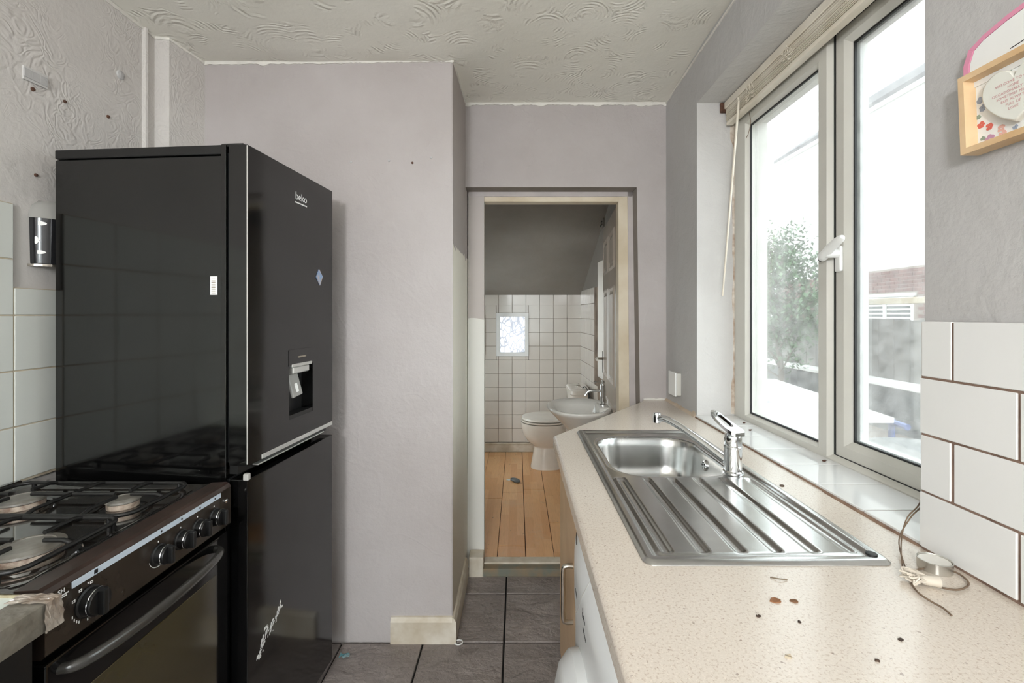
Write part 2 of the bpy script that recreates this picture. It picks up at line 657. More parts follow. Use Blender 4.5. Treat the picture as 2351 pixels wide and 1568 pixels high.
def text_bm(s, size, mat4, depth=0.0004, align='CENTER', spacing=1.0):
    """flat print: letters as thin raised mesh, laid by mat4"""
    cu = bpy.data.curves.new('print', 'FONT')
    cu.body = s
    cu.size = size
    cu.extrude = depth
    cu.align_x = align
    cu.space_character = spacing
    cu.resolution_u = 3
    ob = bpy.data.objects.new('print', cu)
    COL.objects.link(ob)
    dg = bpy.context.evaluated_depsgraph_get()
    me = bpy.data.meshes.new_from_object(ob.evaluated_get(dg))
    bm = new()
    bm.from_mesh(me)
    bmesh.ops.transform(bm, matrix=mat4, verts=bm.verts[:])
    bpy.data.objects.remove(ob)
    bpy.data.curves.remove(cu)
    bpy.data.meshes.remove(me)
    return bm


def basis(origin, right, up):
    """matrix taking local x to right, y to up"""
    r, u = Vector(right).normalized(), Vector(up).normalized()
    n = r.cross(u)
    m = Matrix((r, u, n)).transposed().to_4x4()
    m.translation = Vector(origin)
    return m

# ================================================================== THE SETTING: kitchen shell
XL, XLF = -1.345, -1.272          # left wall: near plane, far plane past the small step
YC, YD = 1.881, 2.344             # chimney breast face, door wall face
XC, XR = -0.262, 0.757            # chimney breast corner, window wall face
YB = -2.5                         # wall behind the camera
WY0, WY1, WZ0, WZ1 = 0.857, 1.943, 0.893, 2.222   # window opening

bm = new()
prism(bm, [(-1.6, YB), (XL, YB), (XL, 1.713), (-1.297, 1.722), (XLF, YC), (XLF, YC + 0.02), (-1.6, YC + 0.02)], 'xy', -0.1, 2.62)
wall_left = struct('wall_left', bm, 'wall_left', 'pale grey left wall with patched textured wallpaper above white tiles', 'wall')

bm = new()
fs = prism(bm, [(-1.6, YC), (XC - 0.004, YC), (XC, YC + 0.004), (XC, 2.62), (-1.6, 2.62)], 'xy', -0.1, 2.62)
for f in fs:
    if f.normal.x > 0.9:
        f.material_index = 1
wall_chimney = struct('wall_chimney_breast', bm, ['wall', 'chimney_side'], 'lilac grey chimney breast wall beside the black fridge', 'wall')

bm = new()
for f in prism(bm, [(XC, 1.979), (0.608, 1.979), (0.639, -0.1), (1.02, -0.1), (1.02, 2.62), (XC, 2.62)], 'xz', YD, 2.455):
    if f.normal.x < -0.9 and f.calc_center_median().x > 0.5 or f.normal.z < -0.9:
        f.material_index = 1  # right reveal and soffit: shade put into the colour
wall_far = struct('wall_far', bm, ['wall', 'wall_shaded'], 'lilac grey end wall around the bathroom doorway', 'wall')

bm = new()
XO = 1.02
box(bm, XR, XO, YB, WY0, -0.1, 2.62)
box(bm, XR, XO, WY1, YD, -0.1, 2.62)
box(bm, XR, XO, WY0, WY1, -0.1, WZ0)
box(bm, XR, XO, WY0, WY1, WZ1, 2.62)
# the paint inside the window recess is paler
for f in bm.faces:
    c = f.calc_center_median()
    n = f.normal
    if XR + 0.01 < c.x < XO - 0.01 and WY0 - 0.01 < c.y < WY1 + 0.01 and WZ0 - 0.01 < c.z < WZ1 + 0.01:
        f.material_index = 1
wall_right = struct('wall_right', bm, ['wall_r', 'reveal'], 'grey window wall above white brick tiles', 'wall')

bm = new()
box(bm, -1.6, -1.0, YB - 0.12, YB, -0.1, 2.62)
box(bm, 0.75, XO, YB - 0.12, YB, -0.1, 2.62)
box(bm, -1.0, 0.75, YB - 0.12, YB, 2.15, 2.62)
wall_back = struct('wall_back', bm, 'wall', 'grey wall with an added daylight opening behind the viewpoint', 'wall')


def ceil_z(x, y):
    t = min(max((x + 0.3) / 1.05, 0.0), 1.0)
    base = 2.371 + 0.070 * t
    if y < 1.9 and x < XC:
        base -= 0.010 * max(0.0, min(1.0, (y - 1.4) / 0.48))
    if y > YC:
        w = min((y - YC) / (YD - YC), 1.0)
        base = base * (1 - w) + 2.409 * w
    return base


bm = new()
xs = [-1.6 + 2.62 * i / 40 for i in range(41)]
ys = [YB - 0.1 + (2.455 - YB + 0.1) * j / 60 for j in range(61)]
grid = [[bm.verts.new((x, y, ceil_z(x, y) + 0.004 * mnoise.noise((x * 3, y * 3, 0)))) for x in xs] for y in ys]
top = [[bm.verts.new((x, y, 2.66)) for x in (xs[0], xs[-1])] for y in (ys[0], ys[-1])]
for j in range(60):
    for i in range(40):
        bm.faces.new((grid[j][i], grid[j + 1][i], grid[j + 1][i + 1], grid[j][i + 1]))
bm.faces.new((top[0][0], top[0][1], top[1][1], top[1][0]))
ceiling = struct('ceiling', bm, 'ceiling', 'off-white swirled plaster ceiling', 'ceiling', smooth=True)


# torn white filler where the walls meet the ceiling
def ragged(name, pts, n, nrm, label, base_w=0.007, amp=0.012, thick=0.004, seed=1):
    """a ragged strip of bare filler hanging below the ceiling line along pts (list of xyz)"""
    rnd = random.Random(seed)
    bm = new()
    P = [Vector(p) for p in pts]
    seglen = [(b - a).length for a, b in zip(P[:-1], P[1:])]
    tot = sum(seglen)
    rows = []
    for k in range(n + 1):
        s = tot * k / n
        i = 0
        while i < len(seglen) - 1 and s > seglen[i]:
            s -= seglen[i]
            i += 1
        p = P[i].lerp(P[i + 1], s / seglen[i])
        h = base_w + amp * max(0.0, mnoise.noise((k * 0.21, seed * 3.1, 0))) + rnd.random() * 0.003
        o = Vector(nrm) * thick
        up = Vector((0, 0, 0.006))
        rows.append([p + up, p + up + o, p + o - Vector((0, 0, h)), p - Vector((0, 0, h))])
    loft(bm, rows)
    return struct(name, bm, 'filler', label, 'trim')


def cz(x, y):
    return (x, y, ceil_z(x, y) - 0.003)


ragged('trim_1', [cz(XLF, YC), cz(XC, YC)], 110, (0, -1, 0), 'cracked white filler along the top of the chimney breast', seed=2)
ragged('trim_2', [cz(XC, YD), cz(0.2, YD), cz(XR, YD)], 110, (0, -1, 0), 'torn white filler line above the bathroom doorway', 0.008, 0.016, seed=5)
ragged('trim_3', [cz(XC, YC), cz(XC, YD)], 30, (1, 0, 0), 'white filler along the chimney breast return', 0.006, 0.006, seed=8)
ragged('trim_4', [cz(XL, 0.2), cz(XL, 1.713)], 120, (1, 0, 0), 'white filler along the left wall and ceiling joint', 0.004, 0.006, seed=9)
ragged('trim_5', [cz(XL, 1.713), cz(-1.297, 1.722), cz(XLF, YC)], 30, (0.6, -0.8, 0), 'white filler around the small wall step by the ceiling', 0.005, 0.006, seed=11)
ragged('trim_6', [cz(XR, 0.9), cz(XR, YD)], 70, (-1, 0, 0), 'rough plaster edge where the window wall meets the ceiling', 0.001, 0.006, seed=14)

# skirting boards
bm = new()
prism(bm, [(YC, 0), (YC - 0.016, 0), (YC - 0.016, 0.088), (YC - 0.008, 0.104), (YC, 0.106)], 'yz', -0.512, XC)
struct('baseboard_chimney', bm, 'skirting', 'short dirty cream skirting board on the chimney breast', 'skirting')
bm = new()
prism(bm, [(XC, 0), (XC + 0.016, 0), (XC + 0.016, 0.088), (XC + 0.008, 0.104), (XC, 0.106)], 'xz', YC - 0.016, 2.335)
struct('baseboard_return', bm, 'skirting', 'cream skirting board running back to the doorway', 'skirting')

# ------------------------------------------------------------------ kitchen floor: slate tiles
bm = new()
box(bm, -1.6, XO, YB - 0.1, 2.40, -0.13, -0.012)
floor = struct('floor', bm, 'floor_grout', 'floor of dark slate effect tiles', 'floor')
TS = 0.3286
me_slate = tile_mesh('floor_tile', TS - 0.007, TS - 0.010, 0.012, 'slate', 0.002)
me_cut = tile_mesh('floor_tile_cut', TS - 0.007, 0.143, 0.012, 'slate', 0.002)
for i in range(-5, 3):
    cx = -0.053 + (i + 0.5) * TS
    if cx > 0.76 or cx < -1.5:
        continue
    for j in range(0, 9):
        cy = 2.2046 - (j + 0.5) * TS
        inst('tile', me_slate, (cx, cy, -0.006 + random.uniform(-0.0008, 0.0008)), floor,
             (random.uniform(-0.002, 0.002), random.uniform(-0.002, 0.002), 0))
    if -0.4 < cx < 0.75:
        inst('tile', me_cut, (cx, 2.2046 + 0.0755, -0.006), floor)

# ------------------------------------------------------------------ bathroom shell
ZF = 0.045
bm = new()
box(bm, -0.85, 0.62, 2.455, 4.45, -0.12, ZF - 0.009)
floor_b = struct('floor_bathroom', bm, 'rust', 'bathroom floor of worn beech laminate boards', 'floor')
PW = 0.153
for i, x0 in enumerate([-0.106 + k * PW for k in range(-4, 4)]):
    cuts = [2.456]
    if i == 4:
        cuts += [2.572, 3.35, 4.33]
    else:
        y = 2.456 + [0.62, 0.95, 0.40, 0.78][i % 4]
        while y < 4.25:
            cuts.append(y)
            y += 0.98
        cuts.append(4.33)
    for a, b in zip(cuts[:-1], cuts[1:]):
        bm = new()
        g = 0.0022 if i in (4, 5) else 0.0008
        box(bm, x0 + g, x0 + PW - g, a + 0.0015, b - 0.0015, ZF - 0.009, ZF, 0.0012)
        p = obj('plank', bm, 'plank', floor_b)

# threshold strip: worn grey-green painted wood under a pale edge
bm = new()
box(bm, -0.245, 0.63, 2.352, 2.452, -0.006, 0.036, 0.003)
th = struct('trim_threshold', bm, plain('worn_grey_green_paint', (120, 122, 112), 0.7, c2=(150, 128, 100), vscale=16, bump=0.4, bscale=40),
            'worn grey-green wooden threshold at the bathroom doorway', 'threshold')
bm = new()
box(bm, -0.172, 0.538, 2.395, 2.456, 0.036, 0.046, 0.003)
obj('edge_strip', bm, 'skirting', th)

bm = new()
box(bm, -0.85, 0.75, 4.345, 4.50, -0.1, 2.62)
# two small window openings are made as separate pieces around them
bm.free()
bm = new()
YBK = 4.345
wins = [(-0.195, 0.108, 0.945, 1.350)]
wins2 = [(-0.610, -0.300, 0.960, 1.330)]
hole = [[(x0, z0), (x1, z0), (x1, z1), (x0, z1)] for x0, x1, z0, z1 in wins + wins2]
plate_hole(bm, [(-0.85, -0.1), (0.75, -0.1), (0.75, 2.62), (-0.85, 2.62)], hole, 'xz', YBK, YBK + 0.14)
wall_bback = struct('wall_bathroom_back', bm, 'grout_bath', 'tiled bathroom back wall with a small obscure window', 'wall')
bm = new()
plate_hole(bm, [(2.455, -0.1), (YBK, -0.1), (YBK, 2.62), (2.455, 2.62)], [[(3.555, 0.40), (4.07, 0.40), (4.07, 1.60), (3.555, 1.60)]], 'yz', -0.85, -0.75)
struct('wall_bathroom_left', bm, 'bath_white', 'white bathroom side wall', 'wall')


def bx(y):
    return 0.662 - 0.0319 * (y - 2.46)


BWY0, BWY1, BWZ0, BWZ1 = 2.86, 3.585, 0.855, 1.735


def bwall(bm, y0, y1, z0, z1):
    prism(bm, [(bx(y0), y0), (0.93, y0), (0.93, y1), (bx(y1), y1)], 'xy', z0, z1)


bm = new()
bwall(bm, 2.455, BWY0, -0.1, 2.62)
bwall(bm, BWY1, YBK, -0.1, 2.62)
bwall(bm, BWY0, BWY1, -0.1, BWZ0)
bwall(bm, BWY0, BWY1, BWZ1, 2.62)
for f in bm.faces:
    c = f.calc_center_median()
    if 0.67 < c.x < 0.92 and BWY0 - 0.01 < c.y < BWY1 + 0.01 and BWZ0 - 0.01 < c.z < BWZ1 + 0.01:
        f.material_index = 1
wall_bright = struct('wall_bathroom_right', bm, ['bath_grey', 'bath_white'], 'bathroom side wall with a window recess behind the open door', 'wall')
# sloping understairs ceiling
bm = new()
s = (2.10 - 1.515) / (YBK - 3.21)
yt = 3.21 - (2.36 - 2.10) / s
prism(bm, [(YBK, 1.515), (yt, 2.36), (2.455, 2.36), (2.455, 2.62), (YBK, 2.62)], 'yz', -0.80, 0.70)
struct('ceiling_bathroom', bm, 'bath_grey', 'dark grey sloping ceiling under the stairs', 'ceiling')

TB = 0.1290
me_tb = tile_mesh('bath_tile', TB - 0.003, 0.006, TB - 0.003, 'tile_bath', 0.0015)
xb0 = 0.600 - 12 * TB
zrows = [0.135 + k * TB for k in range(11)]       # bottoms
for c in range(1, 12):
    x0 = xb0 + c * TB
    if x0 < -0.75:
        continue
    for k, z0 in enumerate(zrows):
        z1 = min(z0 + TB, 1.545)
        cx, czz = x0 + TB / 2, (z0 + z1) / 2
        hit = any(x0 < b + 0.0 and x0 + TB > a and z0 < d and z1 > cc for a, b, cc, d in wins + wins2)
        if not hit and z1 - z0 > TB - 0.01:
            o = inst('tile', me_tb, (cx, YBK - 0.003, czz), wall_bback)
            continue
        # cut tiles: around a window, or the short top row
        regs = [(x0, x0 + TB, z0, z1)]
        for a, b, cc, d in wins + wins2:
            nr = []
            for (p0, p1, q0, q1) in regs:
                if p0 < b and p1 > a and q0 < d and q1 > cc:
                    if p0 < a: nr.append((p0, a, q0, q1))
                    if p1 > b: nr.append((b, p1, q0, q1))
                    m0, m1 = max(p0, a), min(p1, b)
                    if q0 < cc: nr.append((m0, m1, q0, cc))
                    if q1 > d: nr.append((m0, m1, d, q1))
                else:
                    nr.append((p0, p1, q0, q1))
            regs = nr
        for (p0, p1, q0, q1) in regs:
            if p1 - p0 < 0.012 or q1 - q0 < 0.012:
                continue
            bm = new()
            box(bm, p0 + 0.0015, p1 - 0.0015, YBK - 0.006, YBK, q0 + 0.0015, q1 - 0.0015, 0.0012)
            obj('tile', bm, 'tile_bath', wall_bback)
# side wall tiles (only the stretch beyond the door and the window)
ang = math.atan(0.0319)
me_ts = tile_mesh('bath_side_tile', 0.006, TB - 0.003, TB - 0.003, 'tile_bath', 0.0015)
bm = new()
prism(bm, [(bx(3.0) - 0.002, 3.0), (bx(3.0), 3.0), (bx(YBK), YBK), (bx(YBK) - 0.002, YBK)], 'xy', 0.1, BWZ0)
prism(bm, [(bx(BWY1) - 0.002, BWY1), (bx(BWY1), BWY1), (bx(YBK), YBK), (bx(YBK) - 0.002, YBK)], 'xy', BWZ0, 1.55)
obj('grout', bm, 'grout_bath', wall_bright)
for j in range(6):
    y = YBK - 0.006 - (j + 0.5) * TB
    for k, z0 in enumerate(zrows):
        if y - TB / 2 < BWY1 and z0 + TB > BWZ0:
            continue
        inst('tile', me_ts, (bx(y) - 0.004, y, z0 + TB / 2), wall_bright, (0, 0, ang))
bm = new()
box(bm, -0.74, 0.60, YBK - 0.02, YBK, ZF, 0.118, 0.004)
box(bm, -0.74, 0.60, YBK - 0.026, YBK, 0.118, 0.132, 0.003)
struct('baseboard_bathroom', bm, 'skirting', 'cream skirting board below the bathroom tiles', 'skirting')


def small_window(n, x0, x1, z0, z1, label):
    w = thing(n, label, 'window', ((x0 + x1) / 2, YBK, z0), kind='structure')
    bm = new()
    plate_hole(bm, [(x0, z0), (x1, z0), (x1, z1), (x0, z1)],
               [[(x0 + 0.034, z0 + 0.034), (x1 - 0.034, z0 + 0.034), (x1 - 0.034, z1 - 0.034), (x0 + 0.034, z1 - 0.034)]], 'xz', YBK - 0.014, YBK + 0.05)
    obj('window_frame', bm, 'upvc_white', w)
    bm = new()
    box(bm, x0 + 0.03, x1 - 0.03, YBK + 0.018, YBK + 0.024, z0 + 0.03, z1 - 0.03)
    obj('pane', bm, 'frosted', w)


small_window('window_2', *wins[0], 'small white framed bathroom window with leaf patterned glass')
small_window('window_3', *wins2[0], 'small white bathroom window mostly hidden by the door frame')
w4 = thing('window_4', 'bathroom side window in a white recess behind the open door', 'window', (0.85, 3.2, BWZ0), kind='structure')
bm = new()
plate_hole(bm, [(BWY0, BWZ0), (BWY1, BWZ0), (BWY1, BWZ1), (BWY0, BWZ1)],
           [[(BWY0 + 0.06, BWZ0 + 0.06), (BWY1 - 0.06, BWZ0 + 0.06), (BWY1 - 0.06, BWZ1 - 0.06), (BWY0 + 0.06, BWZ1 - 0.06)]], 'yz', 0.86, 0.92)
obj('window_frame', bm, 'upvc_white', w4)
bm = new()
box(bm, 0.885, 0.891, BWY0 + 0.055, BWY1 - 0.055, BWZ0 + 0.055, BWZ1 - 0.055)
obj('pane', bm, 'glass', w4)
w5 = thing('fill_window', 'added bathroom window in the unseen side wall for fill daylight', 'window', (-0.8, 3.8, 0.40), kind='structure')  # invented window, added to brighten the bathroom
bm = new()
plate_hole(bm, [(3.555, 0.40), (4.07, 0.40), (4.07, 1.60), (3.555, 1.60)], [[(3.595, 0.44), (4.03, 0.44), (4.03, 1.56), (3.595, 1.56)]], 'yz', -0.83, -0.77)
obj('window_frame', bm, 'upvc_white', w5)
bm = new()
box(bm, -0.803, -0.797, 3.59, 4.035, 0.435, 1.565)
obj('pane', bm, 'glass', w5)
v = thing('wall_vent', 'dark slotted vent high on the bathroom wall', 'vent', (bx(3.42), 3.42, 1.97))
bm = new()
box(bm, bx(3.42) - 0.012, bx(3.42) + 0.004, 3.34, 3.50, 1.97, 2.12, 0.003)
obj('vent_plate', bm, 'bath_grey', v)
for k in range(6):
    bm = new()
    box(bm, bx(3.42) - 0.016, bx(3.42) - 0.010, 3.352, 3.488, 1.984 + k * 0.021, 1.995 + k * 0.021, 0.001)
    obj('slot', bm, 'black_soft', v)

# ------------------------------------------------------------------ doorway: frame and open panelled door
d1 = thing('door_1', 'open panelled bathroom door in a cream painted frame', 'door', (0.2, 2.44, 0), kind='structure')
bm = new()
prism(bm, [(-0.262, 0.0), (-0.1735, 0.0), (-0.1735, 1.979), (-0.256, 1.979)], 'xz', 2.432, 2.50)
obj('frame_post', bm, 'jamb_left', d1)
bm = new()
prism(bm, [(0.539, 0.0), (0.600, 0.0), (0.582, 1.979), (0.535, 1.979)], 'xz', 2.436, 2.495)
obj('frame_post', bm, 'cream_wood', d1)
bm = new()
prism(bm, [(0.600, 0.0), (0.638, 0.0), (0.608, 1.979), (0.582, 1.979)], 'xz', 2.430, 2.50)
obj('architrave', bm, 'jamb_paint', d1)
bm = new()
box(bm, -0.1735, 0.536, 2.436, 2.50, 1.928, 1.955, 0.002)
obj('frame_head', bm, 'cream_wood', d1)
bm = new()
box(bm, -0.256, 0.608, 2.430, 2.50, 1.955, 1.979)
obj('head_strip', bm, 'jamb_paint', d1)
# foot block of the left post
bm = new()
box(bm, -0.246, -0.172, 2.344, 2.43, -0.006, 0.098, 0.004)
obj('foot_block', bm, 'skirting', d1)
# leaf: local frame along the open leaf
hx, hy = 0.540, 2.505
ex, ey = 0.604, 3.245
L = math.hypot(ex - hx, ey - hy)
dirv = Vector((ex - hx, ey - hy, 0)).normalized()
nrm = Vector((-dirv.y, dirv.x, 0))           # towards the room side (-X)
T = Matrix((dirv, -nrm, Vector((0, 0, 1)))).transposed().to_4x4()
T.translation = Vector((hx, hy, 0))
bm = new()
box(bm, 0, L, 0, 0.035, ZF + 0.006, 1.925, 0.002, mat=T)
M['door_face'] = plain('grey_gloss_door', (188, 176, 164), 0.18, spec=0.6, c2=(172, 160, 148), vscale=3)
leaf = obj('door_leaf', bm, 'door_face', d1)
bm = new()
box(bm, -0.0015, 0.0005, 0.0, 0.035, ZF + 0.006, 1.925, mat=T)
obj('leaf_edge', bm, 'cream_wood', leaf)
for (a, b) in ((0.09, 0.35), (0.41, 0.67)):
    for (z0, z1) in ((0.22, 0.80), (0.92, 1.50), (1.60, 1.83)):
        bm = new()
        # raised field with a moulded surround
        o0 = [(a, z0), (b, z0), (b, z1), (a, z1)]
        rr = [[T @ Vector((p[0], 0.0, p[1])) for p in o0]]
        for ins, dep in ((0.012, -0.007), (0.028, 0.002), (0.05, -0.005)):
            rr.append([T @ Vector((p[0], dep, p[1])) for p in [(a + ins, z0 + ins), (b - ins, z0 + ins), (b - ins, z1 - ins), (a + ins, z1 - ins)]])
        loft(bm, rr, cap0=False)
        obj('panel', bm, 'door_face', leaf)
for z in (1.62, 1.42, 0.35):
    bm = new()
    box(bm, -0.004, -0.0012, 0.004, 0.031, z, z + 0.085, 0.001, mat=T)
    for zz in (0.015, 0.042, 0.07):
        box(bm, -0.005, -0.003, 0.014, 0.02, z + zz, z + zz + 0.006, mat=T)
    obj('hinge', bm, 'nickel' if z != 1.42 else 'rust', leaf)
bm = new()
box(bm, L - 0.075, L - 0.035, -0.008, 0, 0.93, 1.08, 0.002, mat=T)
hp = obj('handle_plate', bm, 'black_soft', leaf)
bm = new()
tube(bm, [T @ Vector(p) for p in ((L - 0.055, -0.004, 1.03), (L - 0.055, -0.045, 1.03), (L - 0.075, -0.052, 1.03), (L - 0.15, -0.052, 1.028))], 0.008, 8)
obj('lever', bm, 'nickel', leaf, smooth=True)

# ------------------------------------------------------------------ tiles on the window wall
bm = new()
box(bm, XR - 0.0095, XR, -0.6, 0.853, 0.9, 1.317)
grout_r = obj('grout', bm, 'grout_brown', wall_right)
ROW = 0.1045
for r in range(4):
    z0 = 0.903 + r * ROW
    first = 0.8545 if r % 2 else 0.8565
    joint = 0.791 if r % 2 else 0.686
    edges = [first, joint]
    while edges[-1] > -0.55:
        edges.append(edges[-1] - 0.2135)
    for y1, y0 in zip(edges[:-1], edges[1:]):
        bm = new()
        off = random.uniform(-0.0012, 0.0012)
        box(bm, XR - 0.012 + off, XR - 0.003, y0 + 0.0024, y1 - 0.0024, z0 + 0.002, z0 + ROW - 0.002, 0.0012)
        obj('tile', bm, 'tile', wall_right, smooth=True)

# tiles on the left wall
bm = new()
box(bm, XL, XL + 0.0068, -1.6, 1.225, 0.88, 1.627)
box(bm, XL, XL + 0.0068, 1.225, 1.70, 0.88, 1.404)
obj('grout', bm, 'grout_cream', wall_left)
zr = [0.885, 1.032, 1.181, 1.330, 1.479, 1.627]
for k in range(-3, 19):
    y1 = 1.227 - k * 0.150
    y0 = y1 - 0.150
    for a, b in zip(zr[:-1], zr[1:]):
        if y0 > 1.2:
            if a > 1.4:
                continue
            b = min(b, 1.404)
        bm = new()
        box(bm, XL + 0.001, XL + 0.009, y0 + 0.0017, y1 - 0.0017, a + 0.0017, b - 0.0017, 0.002, 2)
        obj('tile', bm, 'tile_left', wall_left, smooth=True)

# tiled window sill
bm = new()
box(bm, XR + 0.002, 0.917, WY0, WY1, WZ0, WZ0 + 0.0138)
sill = struct('window_sill_tiles', bm, 'grout_brown', 'white tiled window sill behind the sink', 'sill')
sill.name = 'trim_sill'
ed = [WY1, 1.764]
while ed[-1] - 0.1525 > WY0:
    ed.append(ed[-1] - 0.1525)
ed.append(WY0)
for y1, y0 in zip(ed[:-1], ed[1:]):
    bm = new()
    box(bm, XR - 0.006, 0.918, y0 + 0.0015, y1 - 0.0015, WZ0 + 0.008, WZ0 + 0.0155, 0.002, 2)
    obj('tile', bm, 'tile', sill, smooth=True)

# wallpaper step batten and cable clip on the left wall
bm = new()
prism(bm, [(XL, 1.655), (XL + 0.010, 1.66), (XL + 0.012, 1.668), (XL, 1.673)], 'xy', 1.6, 2.365)
obj('plaster_ridge', bm, 'wall_left', wall_left)
for (px, py, r) in ((75, 205, 0.006), (148, 233, 0.005), (248, 268, 0.006), (330, 313, 0.006), (82, 402, 0.005)):
    Y = -XL * F / (VX - px)
    z = H - (py - VY) / F * Y
    bm = new()
    lathe(bm, [(r, 0), (r * 0.9, 0.003), (r * 0.4, 0.0045)], (XL, Y, z), (1, 0, 0), 10)
    obj('screw_hole', bm, 'rust', wall_left)
Y = -XL * F / (VX - 276); z = H - (172 - VY) / F * Y
bm = new()
lathe(bm, [(0.016, 0), (0.014, 0.004), (0.006, 0.007)], (XL, Y, z), (1, 0, 0.0), 10)
obj('filler_patch', bm, 'wall_r', wall_left)
bm = new()
Y0 = -XL * F / (VX - 50); Y1 = -XL * F / (VX - 105)
prism(bm, [(Y0, 2.01), (Y1, 2.012), (Y1, 1.975), (Y0, 1.973)], 'yz', XL, XL + 0.006)
cl = obj('cable_clip', bm, 'reveal', wall_left)
for k in range(3):
    yy = Y0 + (Y1 - Y0) * (k + 0.5) / 3
    bm = new()
    box(bm, XL + 0.004, XL + 0.008, yy - 0.012, yy + 0.010, 1.980, 2.004, 0.001)
    obj('clip_slot', bm, 'wall_r', cl)
for (px, py) in ((893, 369), (947, 374), (990, 362), (806, 372)):
    X = (px - VX) / F * YC
    z = H - (py - VY) / F * YC
    bm = new()
    lathe(bm, [(0.005, 0), (0.0045, 0.003), (0.002, 0.004)], (X, YC, z), (0, -1, 0), 10)
    obj('wall_plug', bm, 'rust' if px == 947 else 'wall_r', wall_chimney)
# surface box on the window wall
sb = thing('switch_box', 'small blank white switch box beside the window recess', 'switch', (XR, 2.17, 0.955))
bm = new()
box(bm, XR - 0.022, XR, 2.125, 2.212, 0.958, 1.062, 0.004, 2)
obj('back_box', bm, 'upvc', sb, smooth=True)
bm = new()
box(bm, XR - 0.031, XR - 0.022, 2.122, 2.215, 0.955, 1.065, 0.003, 2)
obj('face_plate', bm, 'upvc_white', sb, smooth=True)

# ------------------------------------------------------------------ kitchen window
W = thing('window_1', 'white plastic kitchen window with one fixed and one opening pane', 'window', (0.93, 1.4, WZ0), kind='structure')
XF1, XS = 0.915, 0.931      # frame face; the outward opening sash lies a little deeper
ZT = WZ1
MY0, MY1 = 1.3525, 1.4015     # mullion


def yz(a, b, c, d):
    return [(a, c), (b, c), (b, d), (a, d)]


bm = new()
plate_hole(bm, yz(WY0, WY1, WZ0 + 0.004, ZT), [yz(MY1, 1.853, 0.928, 2.10), yz(WY0 + 0.03, MY0 + 0.012, 0.912, 2.16)], 'yz', XF1, 1.005)
obj('outer_frame', bm, 'upvc', W)
# chamfered beads and gaskets of the fixed pane
def bead(y0, y1, z0, z1, x0, x1, w, mat, name, parent):
    bm = new()
    rr = [[(x0, p[0], p[1]) for p in yz(y0, y1, z0, z1)], [(x1, p[0], p[1]) for p in yz(y0 + w, y1 - w, z0 + w, z1 - w)],
          [(x1 + 0.004, p[0], p[1]) for p in yz(y0 + w, y1 - w, z0 + w, z1 - w)], [(x0 + 0.004, p[0], p[1]) for p in yz(y0 - 0.002, y1 + 0.002, z0 - 0.002, z1 + 0.002)]]
    loft(bm, rr + [rr[0]], False, False)
    return obj(name, bm, mat, parent)


def gasket(y0, y1, z0, z1, x, parent, t=0.004):
    bm = new()
    plate_hole(bm, yz(y0, y1, z0, z1), [yz(y0 + t, y1 - t, z0 + t, z1 - t)], 'yz', x, x + 0.006)
    return obj('gasket', bm, 'gasket', parent)


bead(MY1, 1.853, 0.928, 2.10, XF1 + 0.001, 0.932, 0.010, 'upvc', 'bead', W)
gasket(MY1 + 0.010, 1.843, 0.938, 2.09, 0.930, W, 0.006)
bm = new()
box(bm, 0.938, 0.943, MY1 - 0.01, 1.862, 0.918, 2.11)
obj('pane', bm, 'glass', W)
# chamfered edge of the frame around the opening sash
bead(WY0 + 0.030, MY0 + 0.012, 0.912, 2.16, XF1 - 0.0005, 0.930, 0.012, 'upvc', 'bead', W)
# opening sash, lying deeper than the frame
SY0, SY1, SZ0, SZ1 = WY0 + 0.040, 1.350, 0.921, 2.150
bm = new()
ins = 0.052
rr = []
for x, i in ((0.985, 0.0), (XS + 0.003, 0.0), (XS, 0.003), (XS, 0.034), (XS + 0.013, ins), (0.952, ins)):
    rr.append([(x, p[0], p[1]) for p in yz(SY0 + i, SY1 - i, SZ0 + i, SZ1 - i)])
loft(bm, rr, False, False)
sash = obj('sash', bm, 'upvc', W)
gasket(SY0 + ins, SY1 - ins, SZ0 + ins, SZ1 - ins, 0.946, sash, 0.005)
gasket(SY0 - 0.004, SY1 + 0.003, SZ0 - 0.002, SZ1 + 0.004, 0.9285, sash, 0.006)
bm = new()
plate_hole(bm, yz(SY0 + 0.01, SY1 - 0.01, SZ0 + 0.01, SZ1 - 0.01), [yz(SY0 + ins + 0.004, SY1 - ins - 0.004, SZ0 + ins + 0.004, SZ1 - ins - 0.004)], 'yz', 0.962, 0.985)
obj('outer_bead', bm, 'upvc_white', sash)
bm = new()
box(bm, 0.953, 0.958, SY0 + ins - 0.01, SY1 - ins + 0.01, SZ0 + ins - 0.01, SZ1 - ins + 0.01)
obj('pane', bm, 'glass', sash)
# handle
hyy, hz = 1.330, 1.500
bm = new()
box(bm, XS - 0.010, XS + 0.002, hyy - 0.013, hyy + 0.013, hz - 0.045, hz + 0.03, 0.006, 3)
hd = obj('handle', bm, 'upvc_white', sash, smooth=True)
bm = new()
lathe(bm, [(0.013, 0), (0.013, 0.03), (0.010, 0.036)], (XS - 0.008, hyy, hz + 0.008), (-1, 0, 0), 16)
pts = [(XS - 0.034, hyy + 0.028, hz - 0.002), (XS - 0.038, hyy + 0.01, hz + 0.006), (XS - 0.04, hyy - 0.03, hz + 0.028), (XS - 0.042, hyy - 0.07, hz + 0.044)]
tube(bm, spline(pts, 6), [0.011, 0.012, 0.0125, 0.013, 0.013, 0.0135, 0.0135] + [0.013] * 6 + [0.0125, 0.012, 0.0115, 0.011, 0.010, 0.006], 12)
obj('lever', bm, 'upvc_white', hd, smooth=True)
bm = new()
lathe(bm, [(0.007, 0), (0.007, 0.006)], (XS - 0.034, hyy + 0.030, hz - 0.004), (0, 1, -0.2), 12)
obj('lock_button', bm, 'gasket', hd)

